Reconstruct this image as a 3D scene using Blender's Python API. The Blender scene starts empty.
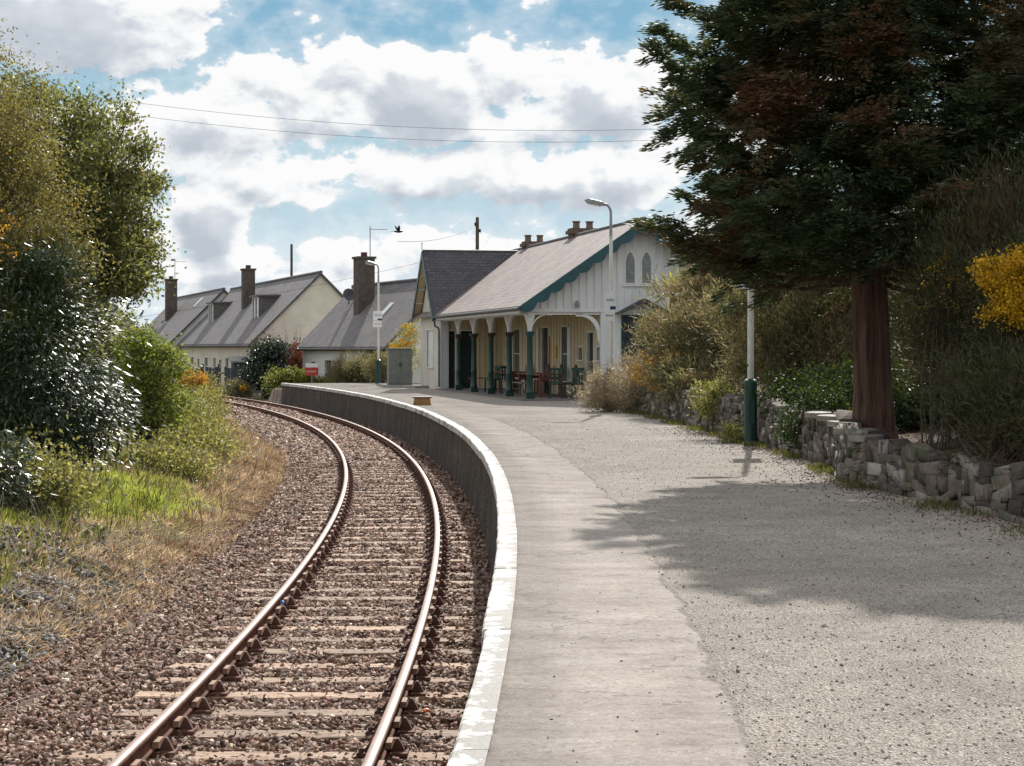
import bpy, math, random
import numpy as np
from mathutils import Vector, Matrix
R=math.radians; PI=math.pi
random.seed(7); rng=np.random.default_rng(11); K=1.84   # K: metres of depth per layout unit
scene=bpy.context.scene
COL=scene.collection

# ------------------------------------------------------------------ camera
cam=bpy.data.objects.new('camera',bpy.data.cameras.new('camera')); COL.objects.link(cam)
cam.location=(0,0,1.6); cam.rotation_euler=(R(90),0,0)
cam.data.sensor_width=36; cam.data.lens=36.0*1.84
cam.data.shift_y=-35/1024.0
cam.data.clip_start=.05; cam.data.clip_end=5000
scene.camera=cam
# ------------------------------------------------------------------ render / exposure
scene.render.engine='CYCLES'
scene.cycles.use_denoising=True
scene.cycles.max_bounces=8; scene.cycles.transparent_max_bounces=8
scene.cycles.diffuse_bounces=3; scene.cycles.glossy_bounces=2; scene.cycles.transmission_bounces=4
scene.cycles.sample_clamp_indirect=6
scene.view_settings.view_transform='Standard'; scene.view_settings.look='None'
scene.view_settings.gamma=1; scene.view_settings.exposure=0.50
# ------------------------------------------------------------------ sun
SUN_EL,SUN_AZ=33.5,7.8
sd=Vector((math.sin(R(SUN_AZ))*math.cos(R(SUN_EL)),math.cos(R(SUN_AZ))*math.cos(R(SUN_EL)),math.sin(R(SUN_EL))))
sl=bpy.data.lights.new('sun','SUN'); sl.energy=5.0; sl.angle=R(.55); sl.color=(1,.955,.88)
so=bpy.data.objects.new('sun',sl); COL.objects.link(so); so.rotation_euler=sd.to_track_quat('Z','Y').to_euler(); so.location=(20,40,60)

# ------------------------------------------------------------------ node helper
class NT:
    def __init__(s,tree): s.t=tree; s.n=tree.nodes; s.l=tree.links
    def new(s,typ,**kw):
        n=s.n.new(typ)
        for k,v in kw.items():
            if k=='ins':
                for kk,vv in v.items():
                    i=n.inputs[kk]
                    if isinstance(vv,bpy.types.NodeSocket): s.l.new(vv,i)
                    else: i.default_value=vv
            else: setattr(n,k,v)
        return n
    def math(s,op,a,b=None,c=None,clamp=False):
        n=s.n.new('ShaderNodeMath'); n.operation=op; n.use_clamp=clamp
        for i,v in enumerate((a,b,c)):
            if v is None: continue
            if isinstance(v,bpy.types.NodeSocket): s.l.new(v,n.inputs[i])
            else: n.inputs[i].default_value=v
        return n.outputs[0]
    def vmath(s,op,a,b=None,out=0):
        n=s.n.new('ShaderNodeVectorMath'); n.operation=op
        for i,v in enumerate((a,b)):
            if v is None: continue
            if isinstance(v,bpy.types.NodeSocket): s.l.new(v,n.inputs[i])
            else: n.inputs[i].default_value=v
        return n.outputs[out]
    def mix(s,f,a,b,typ='MIX'):
        n=s.n.new('ShaderNodeMix'); n.data_type='RGBA'; n.blend_type=typ; n.clamp_factor=True
        for i,v in ((0,f),(6,a),(7,b)):
            if isinstance(v,bpy.types.NodeSocket): s.l.new(v,n.inputs[i])
            else: n.inputs[i].default_value=(v if i==0 else (*v[:3],1))
        return n.outputs[2]
    def ramp(s,f,stops,interp='LINEAR'):
        n=s.n.new('ShaderNodeValToRGB'); n.color_ramp.interpolation=interp
        e=n.color_ramp.elements
        while len(e)<len(stops): e.new(.5)
        for i,(p,c) in enumerate(stops):
            e[i].position=p; e[i].color=(c,c,c,1) if isinstance(c,(int,float)) else (*c[:3],1)
        s.l.new(f,n.inputs[0]); return n.outputs[0]
    def sstep(s,x,a,b):
        n=s.n.new('ShaderNodeMapRange'); n.interpolation_type='SMOOTHSTEP'
        s.l.new(x,n.inputs[0]); n.inputs[1].default_value=a; n.inputs[2].default_value=b
        return n.outputs[0]
    def noise(s,vec,scale,detail=4,rough=.55,dist=0,out=0):
        n=s.n.new('ShaderNodeTexNoise'); n.inputs['Scale'].default_value=scale
        n.inputs['Detail'].default_value=detail; n.inputs['Roughness'].default_value=rough; n.inputs['Distortion'].default_value=dist
        if vec is not None: s.l.new(vec,n.inputs['Vector'])
        return n.outputs[out]
    def vor(s,vec,scale,feature='F1',out='Distance'):
        n=s.n.new('ShaderNodeTexVoronoi'); n.feature=feature; n.inputs['Scale'].default_value=scale
        if vec is not None: s.l.new(vec,n.inputs['Vector'])
        return n.outputs[out]

# ------------------------------------------------------------------ world
world=bpy.data.worlds.new('World'); scene.world=world; world.use_nodes=True
def build_world():
    T=NT(world.node_tree); T.n.clear()
    out=T.new('ShaderNodeOutputWorld'); bg=T.new('ShaderNodeBackground'); bg.inputs[1].default_value=.1
    T.l.new(bg.outputs[0],out.inputs[0])
    sky=T.new('ShaderNodeTexSky'); sky.sky_type='NISHITA'; sky.sun_disc=False
    sky.sun_elevation=R(SUN_EL); sky.sun_rotation=R(SUN_AZ); sky.altitude=0; sky.air_density=1.0; sky.dust_density=.6; sky.ozone_density=1.6
    tc=T.new('ShaderNodeTexCoord'); d=T.vmath('NORMALIZE',tc.outputs['Generated'])
    sp=T.new('ShaderNodeSeparateXYZ'); T.l.new(d,sp.inputs[0])
    az=T.math('ARCTAN2',sp.outputs[0],sp.outputs[1]); el=T.math('ARCSINE',sp.outputs[2])
    az=T.math('MULTIPLY',az,57.2958); el=T.math('MULTIPLY',el,57.2958)
    cv=T.new('ShaderNodeCombineXYZ'); T.l.new(az,cv.inputs[0]); T.l.new(el,cv.inputs[1])
    # density group
    g=bpy.data.node_groups.new('cloud_density','ShaderNodeTree')
    g.interface.new_socket('Vector',in_out='INPUT',socket_type='NodeSocketVector')
    g.interface.new_socket('Dir',in_out='INPUT',socket_type='NodeSocketVector')
    g.interface.new_socket('Density',in_out='OUTPUT',socket_type='NodeSocketFloat')
    G=NT(g); gi=G.new('NodeGroupInput'); go=G.new('NodeGroupOutput')
    v=gi.outputs[0]
    wob=G.noise(v,.40,3,.5,out=1)
    wob=G.vmath('SCALE',G.vmath('SUBTRACT',wob,(.5,.5,.5)));  wob.node.inputs[3].default_value=2.0
    vw=G.vmath('ADD',v,wob)
    # (azimuth, elevation, half widths in degrees, weight)
    def P(px,py,rx,ry,w):
        a=math.atan((px-512)/1884); e=math.atan((348-py)/1884*math.cos(a))
        k=57.2958/1884
        return (math.degrees(a),math.degrees(e),rx*k,ry*k,w)
    blobs=[P(60,10,210,70,1.35),P(150,25,60,38,.6),
           P(425,90,80,62,1.7),P(370,105,85,50,.8),P(300,95,170,60,.8),P(200,120,170,55,.9),P(480,125,150,40,.8),
           P(610,90,95,58,1.25),P(500,80,80,50,.9),P(350,60,110,40,.7),P(560,115,120,40,.8),P(120,130,140,50,.8),
           P(560,178,170,40,1.1),P(430,170,160,36,.95),P(630,170,90,48,1.0),P(250,165,200,36,.8),
           P(212,215,58,60,1.6),P(230,260,75,40,1.0),P(300,192,75,32,1.0),P(150,245,90,60,.7),
           P(470,258,330,36,.75),P(330,290,400,50,.6),P(800,120,220,90,.8),P(850,230,300,60,.8)]
    acc=None
    for a,e,rx,ry,w in blobs:
        sub=G.vmath('SUBTRACT',vw,(a,e,0)); mul=G.vmath('MULTIPLY',sub,(1/rx,1/ry,0))
        gr=G.new('ShaderNodeTexGradient',gradient_type='SPHERICAL'); G.l.new(mul,gr.inputs[0])
        x=G.math('MULTIPLY',gr.outputs[1],w)
        acc=x if acc is None else G.math('SMOOTH_MAX',acc,x,.18)
    # everything outside the picture: loose broken cloud
    dirv=gi.outputs[1]
    spd=G.new('ShaderNodeSeparateXYZ'); G.l.new(dirv,spd.inputs[0])
    zz=G.math('ADD',G.math('ABSOLUTE',spd.outputs[2]),.16)
    pr=G.vmath('SCALE',dirv); G.l.new(G.math('DIVIDE',1.0,zz),pr.node.inputs[3])
    gen=G.math('MULTIPLY_ADD',G.noise(pr,1.3,3,.5),1.9,-.50)
    fr=G.new('ShaderNodeTexGradient',gradient_type='SPHERICAL'); G.l.new(G.vmath('MULTIPLY',G.vmath('SUBTRACT',v,(1,5,0)),(1/27,1/17,0)),fr.inputs[0])
    fw=G.sstep(fr.outputs[1],.08,.3)
    base=G.math('ADD',G.math('MULTIPLY',acc,fw),G.math('MULTIPLY',gen,G.math('SUBTRACT',1.0,fw)))
    vs=G.vmath('MULTIPLY',v,(1,1.5,1))
    n1=G.noise(vs,.50,9,.60,.2); n2=G.noise(vs,1.9,6,.6)
    vb=G.vor(G.vmath('ADD',vs,G.noise(vs,1.4,2,.5,out=1)),1.0,'SMOOTH_F1')
    tot=G.math('ADD',base,G.math('MULTIPLY',G.math('SUBTRACT',n1,.5),1.25))
    tot=G.math('ADD',tot,G.math('MULTIPLY',G.math('SUBTRACT',n2,.5),.35))
    tot=G.math('ADD',tot,G.math('MULTIPLY',G.math('SUBTRACT',.42,vb),.45))
    G.l.new(tot,go.inputs[0])
    def dens(vec):
        n=T.new('ShaderNodeGroup'); n.node_tree=g; T.l.new(vec,n.inputs[0]); T.l.new(d,n.inputs[1]); return n.outputs[0]
    D0=dens(cv.outputs[0]); D1=dens(T.vmath('ADD',cv.outputs[0],(.2,.6,0))); 
    cover=T.sstep(D0,.22,.38)
    wisp=T.math('MULTIPLY',T.sstep(D0,-.08,.35),.36)
    cover=T.math('MAXIMUM',cover,wisp)
    thick=T.sstep(D1,.30,.95)
    diff=T.math('MULTIPLY_ADD',T.math('SUBTRACT',D0,D1),.9,.5,clamp=True)
    lit=T.math('SUBTRACT',1.0,T.math('MULTIPLY',thick,.95),clamp=True)
    lit=T.math('ADD',T.math('MULTIPLY',lit,.75),T.math('MULTIPLY',diff,.5),clamp=True)
    cc=T.ramp(lit,[(0,(3.5,3.85,4.35)),(.45,(4.9,5.2,5.55)),(.8,(6.4,6.5,6.6)),(1,(6.9,6.9,6.9))])
    # nearer the horizon the far cloud and haze run together
    hz=T.math('SUBTRACT',1.0,T.sstep(el,-1,6))
    skc=T.mix(1.0,sky.outputs[0],(.95,1.05,1.08),'MULTIPLY')
    blue=T.ramp(T.math('DIVIDE',T.math('ADD',el,2),14.0,clamp=True),[(0,(4.9,5.7,6.2)),(.30,(4.5,5.4,5.9)),(.55,(3.0,4.5,5.3)),(.85,(1.75,3.35,4.6))])
    skh=T.mix(T.sstep(el,14,40),blue,skc)
    c=T.mix(cover,skh,cc)
    T.l.new(c,bg.inputs[0])
    world.cycles.sampling_method='MANUAL'; world.cycles.sample_map_resolution=512
build_world()

# ------------------------------------------------------------------ materials
def newmat(name):
    m=bpy.data.materials.new(name); m.use_nodes=True; T=NT(m.node_tree); b=T.n['Principled BSDF']
    return m,T,b
def tcoord(T,kind='Object'):
    return T.new('ShaderNodeTexCoord').outputs[kind]
def setbump(T,b,h,strength,dist=.02):
    n=T.new('ShaderNodeBump'); n.inputs['Strength'].default_value=strength; n.inputs['Distance'].default_value=dist
    T.l.new(h,n.inputs['Height']); T.l.new(n.outputs[0],b.inputs['Normal'])
def nmat(name,c1,c2,scale=3,rough=.8,bump=.3,bs=40,spec=.3,metal=0,stretch=(1,1,1),c3=None,bd=.01,fa=.5):
    m,T,b=newmat(name); v=tcoord(T)
    v=T.vmath('MULTIPLY',v,stretch)
    n=T.noise(v,scale,6,.6)
    st=[(.32,c1),(.68,c2)] if c3 is None else [(.28,c1),(.5,c2),(.72,c3)]
    c=T.ramp(n,st)
    f=T.noise(v,bs,4,.6)
    c=T.mix(fa,c,T.ramp(f,[(.3,.6),(.7,1.25)]),'MULTIPLY')
    T.l.new(c,b.inputs['Base Color']); b.inputs['Roughness'].default_value=rough; b.inputs['Specular IOR Level'].default_value=spec; b.inputs['Metallic'].default_value=metal
    if bump: setbump(T,b,f,bump,bd)
    return m
def foliage(name,stops,trans=.35,rough=.55,spec=.3,clump=1.2,clumpamt=.5,zone=None,zscale=.6,tmix=None):
    """stops: colour stops for random-per-leaf; zone=(colour, lo, hi) patches of another leaf colour through the crown"""
    m,T,b=newmat(name); v=tcoord(T)
    g=T.new('ShaderNodeNewGeometry'); r=g.outputs['Random Per Island']
    c=T.ramp(r,stops)
    n=T.noise(v,clump,3,.6)
    c=T.mix(clumpamt,c,T.ramp(n,[(.3,.45),(.7,1.5)]),'MULTIPLY')
    if zone:
        z=T.noise(v,zscale,3,.6); f=T.math('ADD',z,T.math('MULTIPLY',T.math('SUBTRACT',r,.5),.12))
        c=T.mix(T.sstep(f,zone[1],zone[2]),c,zone[0])
    T.l.new(c,b.inputs['Base Color']); b.inputs['Roughness'].default_value=rough; b.inputs['Specular IOR Level'].default_value=spec
    tr=T.new('ShaderNodeBsdfTranslucent'); T.l.new(T.mix(1.0,c,(1.5,1.45,.8) if tmix is None else tmix,'MULTIPLY'),tr.inputs[0])
    mx=T.new('ShaderNodeMixShader'); mx.inputs[0].default_value=trans
    T.l.new(b.outputs[0],mx.inputs[1]); T.l.new(tr.outputs[0],mx.inputs[2])
    T.l.new(mx.outputs[0],T.n['Material Output'].inputs[0])
    return m
def islandmat(name,stops,rough=.85,spec=.3,bump=.4,bs=60,mul=(.6,1.3)):
    m,T,b=newmat(name); v=tcoord(T)
    g=T.new('ShaderNodeNewGeometry'); c=T.ramp(g.outputs['Random Per Island'],stops)
    f=T.noise(v,bs,4,.6); c=T.mix(.6,c,T.ramp(f,[(.3,mul[0]),(.7,mul[1])]),'MULTIPLY')
    T.l.new(c,b.inputs['Base Color']); b.inputs['Roughness'].default_value=rough; b.inputs['Specular IOR Level'].default_value=spec
    if bump: setbump(T,b,f,bump,.01)
    return m
def slate(name,axis,c1,c2,c3):
    m,T,b=newmat(name); v=tcoord(T); s=T.new('ShaderNodeSeparateXYZ'); T.l.new(v,s.inputs[0])
    cb=T.new('ShaderNodeCombineXYZ'); T.l.new(s.outputs[axis],cb.inputs[0]); T.l.new(T.math('MULTIPLY',s.outputs[2],1.7),cb.inputs[1])
    br=T.new('ShaderNodeTexBrick'); T.l.new(cb.outputs[0],br.inputs[0]); br.offset=.5
    br.inputs['Color1'].default_value=(*c1,1); br.inputs['Color2'].default_value=(*c2,1); br.inputs['Mortar'].default_value=(.02,.02,.022,1)
    br.inputs['Scale'].default_value=1; br.inputs['Mortar Size'].default_value=.012; br.inputs['Mortar Smooth'].default_value=.3
    br.inputs['Brick Width'].default_value=.28; br.inputs['Row Height'].default_value=.2; br.inputs['Bias'].default_value=0
    n=T.noise(v,1.1,5,.6); n2=T.noise(v,9,5,.65)
    c=T.mix(T.sstep(n,.42,.7),br.outputs[0],c3); c=T.mix(.55,c,T.ramp(n2,[(.3,.6),(.7,1.35)]),'MULTIPLY')
    T.l.new(c,b.inputs['Base Color']); b.inputs['Roughness'].default_value=.6; b.inputs['Specular IOR Level'].default_value=.35
    # each course tips towards the eave
    saw=T.math('FRACT',T.math('MULTIPLY',s.outputs[2],1.7/.2))
    h=T.math('ADD',T.math('MULTIPLY',T.math('SUBTRACT',1.0,saw),.6),T.math('MULTIPLY',br.outputs[1],-.6))
    setbump(T,b,h,.7,.02)
    return m
def platform_mat():
    m,T,b=newmat('platform_surface'); v=tcoord(T)
    flat=T.vmath('MULTIPLY',v,(1,1,0))
    r=T.vmath('DISTANCE',flat,(-242.06,15.68,0),out=1)
    wob=T.math('MULTIPLY',T.math('SUBTRACT',T.noise(flat,.9,5,.6),.5),.35)
    rr=T.math('ADD',r,wob)
    isg=T.sstep(rr,243.12,243.17)
    sp=T.new('ShaderNodeSeparateXYZ'); T.l.new(v,sp.inputs[0])
    cov=T.sstep(sp.outputs[1],42,54)       # the strip is lost under grit near the building
    isg=T.math('MAXIMUM',isg,T.math('MULTIPLY',cov,.6))
    # concrete: cross-wise stains, pour bands
    st=T.noise(T.vmath('MULTIPLY',v,(.8,1.5,0)),1.5,7,.65); fine=T.noise(v,120,3,.7); mid=T.noise(v,14,4,.6)
    conc=T.ramp(st,[(.3,(.33,.285,.25)),(.5,(.42,.365,.32)),(.72,(.52,.465,.415))])
    bands=T.noise(T.vmath('MULTIPLY',v,(.25,1.0,0)),.7,4,.6)
    conc=T.mix(.28,conc,T.ramp(bands,[(.35,.78),(.62,1.15)]),'MULTIPLY')
    blot=T.noise(flat,1.7,6,.65); conc=T.mix(.7,conc,T.ramp(blot,[(.32,.72),(.5,1.0),(.7,1.12)]),'MULTIPLY')
    crack=T.vor(T.vmath('ADD',flat,T.vmath('SCALE',T.noise(flat,3,3,.6,out=1))),.45,'DISTANCE_TO_EDGE'); conc=T.mix(T.math('MULTIPLY',T.sstep(crack,.008,.002),.5),conc,(.10,.085,.07))
    conc=T.mix(.6,conc,T.ramp(mid,[(.3,.78),(.7,1.2)]),'MULTIPLY')
    conc=T.mix(.8,conc,T.ramp(fine,[(.3,.62),(.7,1.35)]),'MULTIPLY')
    pit=T.vor(v,60,'F1','Color'); pc=T.new('ShaderNodeSeparateColor'); T.l.new(pit,pc.inputs[0]); conc=T.mix(.55,conc,T.ramp(pc.outputs[1],[(0,.45),(.12,.9),(.9,1.05),(1,1.5)]),'MULTIPLY')
    # darker worn band beside the coping
    e=T.sstep(T.math('ADD',r,T.math('MULTIPLY',wob,.8)),242.24,242.6)
    conc=T.mix(1.0,conc,T.ramp(e,[(0,.78),(1,1.0)]),'MULTIPLY')
    # grit
    cells=T.vor(v,95,'F1','Color'); cs=T.new('ShaderNodeSeparateColor'); T.l.new(cells,cs.inputs[0])
    grit=T.ramp(cs.outputs[0],[(0,(.13,.105,.085)),(.25,(.30,.255,.215)),(.6,(.40,.35,.30)),(.93,(.50,.45,.39)),(1,(.74,.69,.62))])
    big=T.noise(flat,.35,4,.6); grit=T.mix(.8,grit,T.ramp(big,[(.3,.70),(.7,1.16)]),'MULTIPLY')
    c2=T.noise(flat,1.6,7,.7); grit=T.mix(.85,grit,T.ramp(c2,[(.3,.68),(.7,1.15)]),'MULTIPLY')
    # sparse soil and moss along the wall foot, warm wash
    warm=T.sstep(T.noise(flat,.22,3,.5),.45,.65); grit=T.mix(T.math('MULTIPLY',warm,.35),grit,(.37,.315,.26))
    c=T.mix(isg,conc,grit)
    T.l.new(c,b.inputs['Base Color']); b.inputs['Roughness'].default_value=.9; b.inputs['Specular IOR Level'].default_value=.25
    dv=T.vor(v,75)
    h=T.math('ADD',T.math('MULTIPLY',dv,T.math('MULTIPLY',isg,.9)),T.math('MULTIPLY',mid,.3))
    h=T.math('ADD',h,T.math('MULTIPLY',fine,.15)); h=T.math('ADD',h,T.math('MULTIPLY',isg,.6))
    setbump(T,b,h,.55,.012)
    return m
def coping_mat():
    m,T,b=newmat('worn_white_paint'); v=T.new('ShaderNodeNewGeometry').outputs['Position']
    n=T.noise(v,6,8,.7); n2=T.noise(v,1.3,3,.6); fine=T.noise(v,70,3,.6)
    flat=T.vmath('MULTIPLY',v,(1,1,0)); r=T.vmath('DISTANCE',flat,(-242.06,15.68,0),out=1)
    sp=T.new('ShaderNodeSeparateXYZ'); T.l.new(v,sp.inputs[0])
    nearw=T.math('SUBTRACT',1.0,T.sstep(sp.outputs[1],9.4,10.6))
    inner=T.math('MULTIPLY',T.sstep(T.math('ADD',r,T.math('MULTIPLY',nearw,.02)),242.03,242.10),.10)
    k=T.math('ADD',n,T.math('MULTIPLY',T.math('SUBTRACT',n2,.5),.45)); k=T.math('SUBTRACT',k,inner)
    f=T.sstep(T.math('SUBTRACT',k,T.math('MULTIPLY',nearw,.03)),.435,.50)
    conc=T.ramp(fine,[(.3,(.16,.15,.14)),(.7,(.30,.28,.26))])
    pw=T.ramp(T.noise(v,20,4,.6),[(.3,(.46,.44,.41)),(.6,(.72,.70,.66))])
    T.l.new(T.mix(f,conc,pw),b.inputs['Base Color']); b.inputs['Roughness'].default_value=.8
    setbump(T,b,T.math('ADD',T.math('MULTIPLY',f,.5),fine),.5,.008)
    return m
def wallface_mat():
    m,T,b=newmat('weathered_masonry'); v=tcoord(T)
    n=T.noise(T.vmath('MULTIPLY',v,(1,1,.35)),2.5,7,.65); s=T.noise(T.vmath('MULTIPLY',v,(5,5,.5)),2,4,.6)
    w=T.vor(T.vmath('MULTIPLY',v,(1,1,1.7)),3.2,'DISTANCE_TO_EDGE')
    c=T.ramp(n,[(.3,(.04,.032,.025)),(.5,(.08,.064,.05)),(.7,(.145,.12,.098))])
    c=T.mix(T.math('MULTIPLY',T.sstep(s,.60,.78),.6),c,(.22,.20,.17)); c=T.mix(T.sstep(s,.42,.28),c,(.05,.055,.035))
    c=T.mix(T.sstep(w,.05,.0),c,(.04,.035,.03))
    T.l.new(c,b.inputs['Base Color']); b.inputs['Roughness'].default_value=.95
    setbump(T,b,T.math('ADD',T.sstep(w,0,.12),T.noise(v,25,5,.7)),.8,.03)
    return m
def ground_mat():
    m,T,b=newmat('soil_and_turf'); v=tcoord(T)
    flat=T.vmath('MULTIPLY',v,(1,1,0)); r=T.vmath('DISTANCE',flat,(-242.06,15.68,0),out=1)
    n=T.noise(v,.8,6,.65); f=T.noise(v,30,5,.7); n3=T.noise(v,3,5,.6)
    turf=T.ramp(n,[(.3,(.085,.10,.03)),(.55,(.16,.14,.06)),(.72,(.30,.21,.12))])
    soil=T.ramp(n3,[(.3,(.06,.042,.03)),(.7,(.17,.125,.09))])
    bed=T.ramp(f,[(.3,(.06,.045,.04)),(.7,(.20,.16,.14))])
    inb=T.math('MULTIPLY',T.sstep(r,237.7,238.4),T.math('SUBTRACT',1.0,T.sstep(r,242.7,243.3)))
    sp=T.new('ShaderNodeSeparateXYZ'); T.l.new(v,sp.inputs[0])
    rb=T.math('MULTIPLY',T.sstep(sp.outputs[2],.2,.4),T.sstep(sp.outputs[0],1,2.5))
    c=T.mix(rb,turf,soil); c=T.mix(inb,c,bed)
    c=T.mix(.6,c,T.ramp(f,[(.3,.6),(.7,1.35)]),'MULTIPLY')
    T.l.new(c,b.inputs['Base Color']); b.inputs['Roughness'].default_value=.95; b.inputs['Specular IOR Level'].default_value=.15
    setbump(T,b,f,.6,.04); return m
def sleeper_mat():
    m,T,b=newmat('weathered_sleeper_timber'); v=tcoord(T)
    oi=T.new('ShaderNodeObjectInfo').outputs['Random']
    vv=T.vmath('ADD',v,T.new('ShaderNodeCombineXYZ',ins={'X':T.math('MULTIPLY',oi,37.0)}).outputs[0])
    g=T.noise(T.vmath('MULTIPLY',vv,(2,22,22)),1.6,6,.65); k=T.noise(vv,2.2,4,.6)
    c=T.ramp(g,[(.28,(.08,.048,.033)),(.45,(.28,.175,.115)),(.68,(.52,.37,.255))])
    c=T.mix(T.sstep(k,.52,.68),c,(.15,.085,.06))
    c=T.mix(.9,c,T.ramp(oi,[(0,.6),(1,1.25)]),'MULTIPLY')
    T.l.new(c,b.inputs['Base Color']); b.inputs['Roughness'].default_value=.85
    setbump(T,b,g,.7,.015); return m
def glossy(name,c,rough=.1):
    m,T,b=newmat(name); n=T.noise(tcoord(T),2,3,.5)
    T.l.new(T.ramp(n,[(.3,tuple(x*.8 for x in c)),(.7,c)]),b.inputs['Base Color']); b.inputs['Roughness'].default_value=rough; b.inputs['Specular IOR Level'].default_value=.6
    return m

M={}
M['platform']=platform_mat(); M['coping']=coping_mat(); M['wallface']=wallface_mat(); M['ground']=ground_mat(); M['sleeper']=sleeper_mat()
M['rail_side']=nmat('rusty_rail_steel',(.09,.036,.022),(.22,.095,.058),12,.85,.4,90)
M['rail_top']=nmat('worn_rail_head',(.22,.135,.10),(.36,.25,.20),6,.55,.1,60,.4,.0)
M['chair']=nmat('rusty_cast_iron',(.06,.032,.026),(.17,.08,.055),9,.85,.4,80)
M['key']=nmat('weathered_oak_key',(.20,.11,.075),(.42,.27,.19),9,.8,.3,60)
M['ballast']=islandmat('rust_stained_ballast',[(0,(.04,.022,.014)),(.25,(.13,.068,.046)),(.5,(.24,.135,.095)),(.72,(.36,.235,.175)),(.86,(.22,.17,.145)),(.95,(.46,.35,.27)),(1,(.68,.58,.48))],spec=.35,bs=50)
M['greystone']=islandmat('grey_ballast',[(0,(.05,.042,.038)),(.4,(.13,.115,.105)),(.8,(.25,.235,.22)),(1,(.52,.50,.46))],spec=.35,bs=50)
M['grit']=islandmat('loose_grit',[(0,(.16,.13,.11)),(.4,(.30,.26,.22)),(.8,(.44,.39,.34)),(1,(.7,.66,.6))],bump=.2)
M['wallstone']=islandmat('field_stone',[(0,(.06,.05,.042)),(.3,(.115,.095,.080)),(.55,(.17,.128,.105)),(.8,(.21,.185,.16)),(.96,(.29,.265,.235)),(1,(.46,.43,.38))],bs=18,mul=(.5,1.35),bump=.6)
def _moss(m):
    T=NT(m.node_tree); b=T.n['Principled BSDF']; src=b.inputs['Base Color'].links[0].from_socket; v=T.new('ShaderNodeNewGeometry').outputs['Position']
    c=T.mix(T.math('MULTIPLY',T.sstep(T.noise(v,2.2,5,.65),.50,.62),.65),src,(.075,.085,.035)); c=T.mix(T.math('MULTIPLY',T.sstep(T.noise(v,7,5,.7),.60,.68),.7),c,(.34,.33,.28)); T.l.new(c,b.inputs['Base Color'])
_moss(M['wallstone']); 
M['darkgap']=nmat('dark_gap_backing',(.03,.025,.02),(.07,.055,.04),5)  # dark backing seen between wall stones, darkness set in its colour
M['capstone']=nmat('pale_capstone',(.15,.135,.11),(.34,.31,.27),5,.8,.5,30)
# foliage
M['conifer']=foliage('cypress_spray',[(0,(.022,.040,.020)),(.5,(.050,.078,.036)),(1,(.095,.12,.055))],.32,clump=1.0,clumpamt=.6,zone=((.15,.072,.042),.48,.68),zscale=.45,tmix=(1.4,1.3,.8))
M['conifer_in']=foliage('dead_cypress_twigs',[(0,(.04,.016,.010)),(.6,(.10,.040,.022)),(1,(.16,.07,.035))],.25,tmix=(1.6,1.2,.9))
M['redbark']=nmat('fibrous_red_bark',(.045,.026,.018),(.21,.125,.09),2.6,.9,1.0,9,stretch=(6,6,.45),bd=.06)
M['bark']=nmat('grey_bark',(.05,.042,.033),(.15,.125,.10),5,.9,.6,20,stretch=(2,2,.6),bd=.02)
M['twig']=nmat('bare_twigs',(.09,.06,.045),(.19,.13,.10),6,.85,0)
M['palelf']=foliage('fresh_tree_leaves',[(0,(.06,.07,.03)),(.5,(.125,.14,.06)),(1,(.24,.24,.12))],.5,clump=.8,zone=((.17,.11,.035),.60,.70))
M['willow']=foliage('olive_catkin_leaves',[(0,(.09,.085,.028)),(.5,(.165,.155,.055)),(1,(.29,.26,.11))],.45,clump=.9,clumpamt=.5,tmix=(1.35,1.25,.8),zone=((.42,.20,.02),.68,.72),zscale=.7)
M['rhodo']=foliage('leathery_leaves',[(0,(.016,.030,.012)),(.6,(.036,.062,.022)),(1,(.085,.11,.045))],.15,rough=.42,spec=.5,clump=1.5,clumpamt=.3)
M['hawthorn']=foliage('bright_new_leaves',[(0,(.08,.105,.025)),(.5,(.15,.19,.05)),(1,(.27,.30,.10))],.45)
M['bramble']=foliage('bramble_leaves',[(0,(.10,.10,.035)),(.5,(.20,.20,.08)),(1,(.36,.34,.17))],.4,clump=1.5)
M['broom']=foliage('broom_stems',[(0,(.08,.08,.036)),(.5,(.17,.165,.08)),(1,(.34,.31,.18))],.55,clump=1.0,clumpamt=.6,zone=((.22,.15,.105),.50,.64),zscale=.8,tmix=(1.2,1.15,.9))
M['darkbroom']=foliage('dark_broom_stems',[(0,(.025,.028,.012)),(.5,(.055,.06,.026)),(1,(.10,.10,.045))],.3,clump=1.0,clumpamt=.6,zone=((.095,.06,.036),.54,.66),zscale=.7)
M['drytuft']=foliage('dry_heather',[(0,(.17,.13,.08)),(.5,(.33,.27,.18)),(1,(.50,.44,.33))],.35,clump=2,tmix=(1.1,1.05,.9))
M['ivy']=foliage('ivy_leaves',[(0,(.015,.025,.01)),(.5,(.032,.055,.016)),(1,(.075,.11,.03))],.25,rough=.6,spec=.25)
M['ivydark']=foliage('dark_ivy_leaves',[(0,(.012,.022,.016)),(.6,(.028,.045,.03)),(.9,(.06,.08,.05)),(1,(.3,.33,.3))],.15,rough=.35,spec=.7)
M['gorse']=foliage('gorse_flowers',[(0,(.30,.17,.01)),(.5,(.52,.31,.012)),(1,(.72,.47,.03))],.25,clump=6,clumpamt=.6)
M['orange']=foliage('fading_gorse_flowers',[(0,(.30,.13,.02)),(.5,(.50,.26,.035)),(1,(.62,.38,.06))],.3,clump=3)
M['redleaf']=foliage('red_leaves',[(0,(.13,.035,.025)),(.6,(.28,.08,.05)),(1,(.40,.17,.10))],.35)
M['hedge']=foliage('hedge_leaves',[(0,(.07,.09,.02)),(.5,(.15,.18,.04)),(1,(.28,.29,.08))],.35,clump=1.5)
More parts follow.
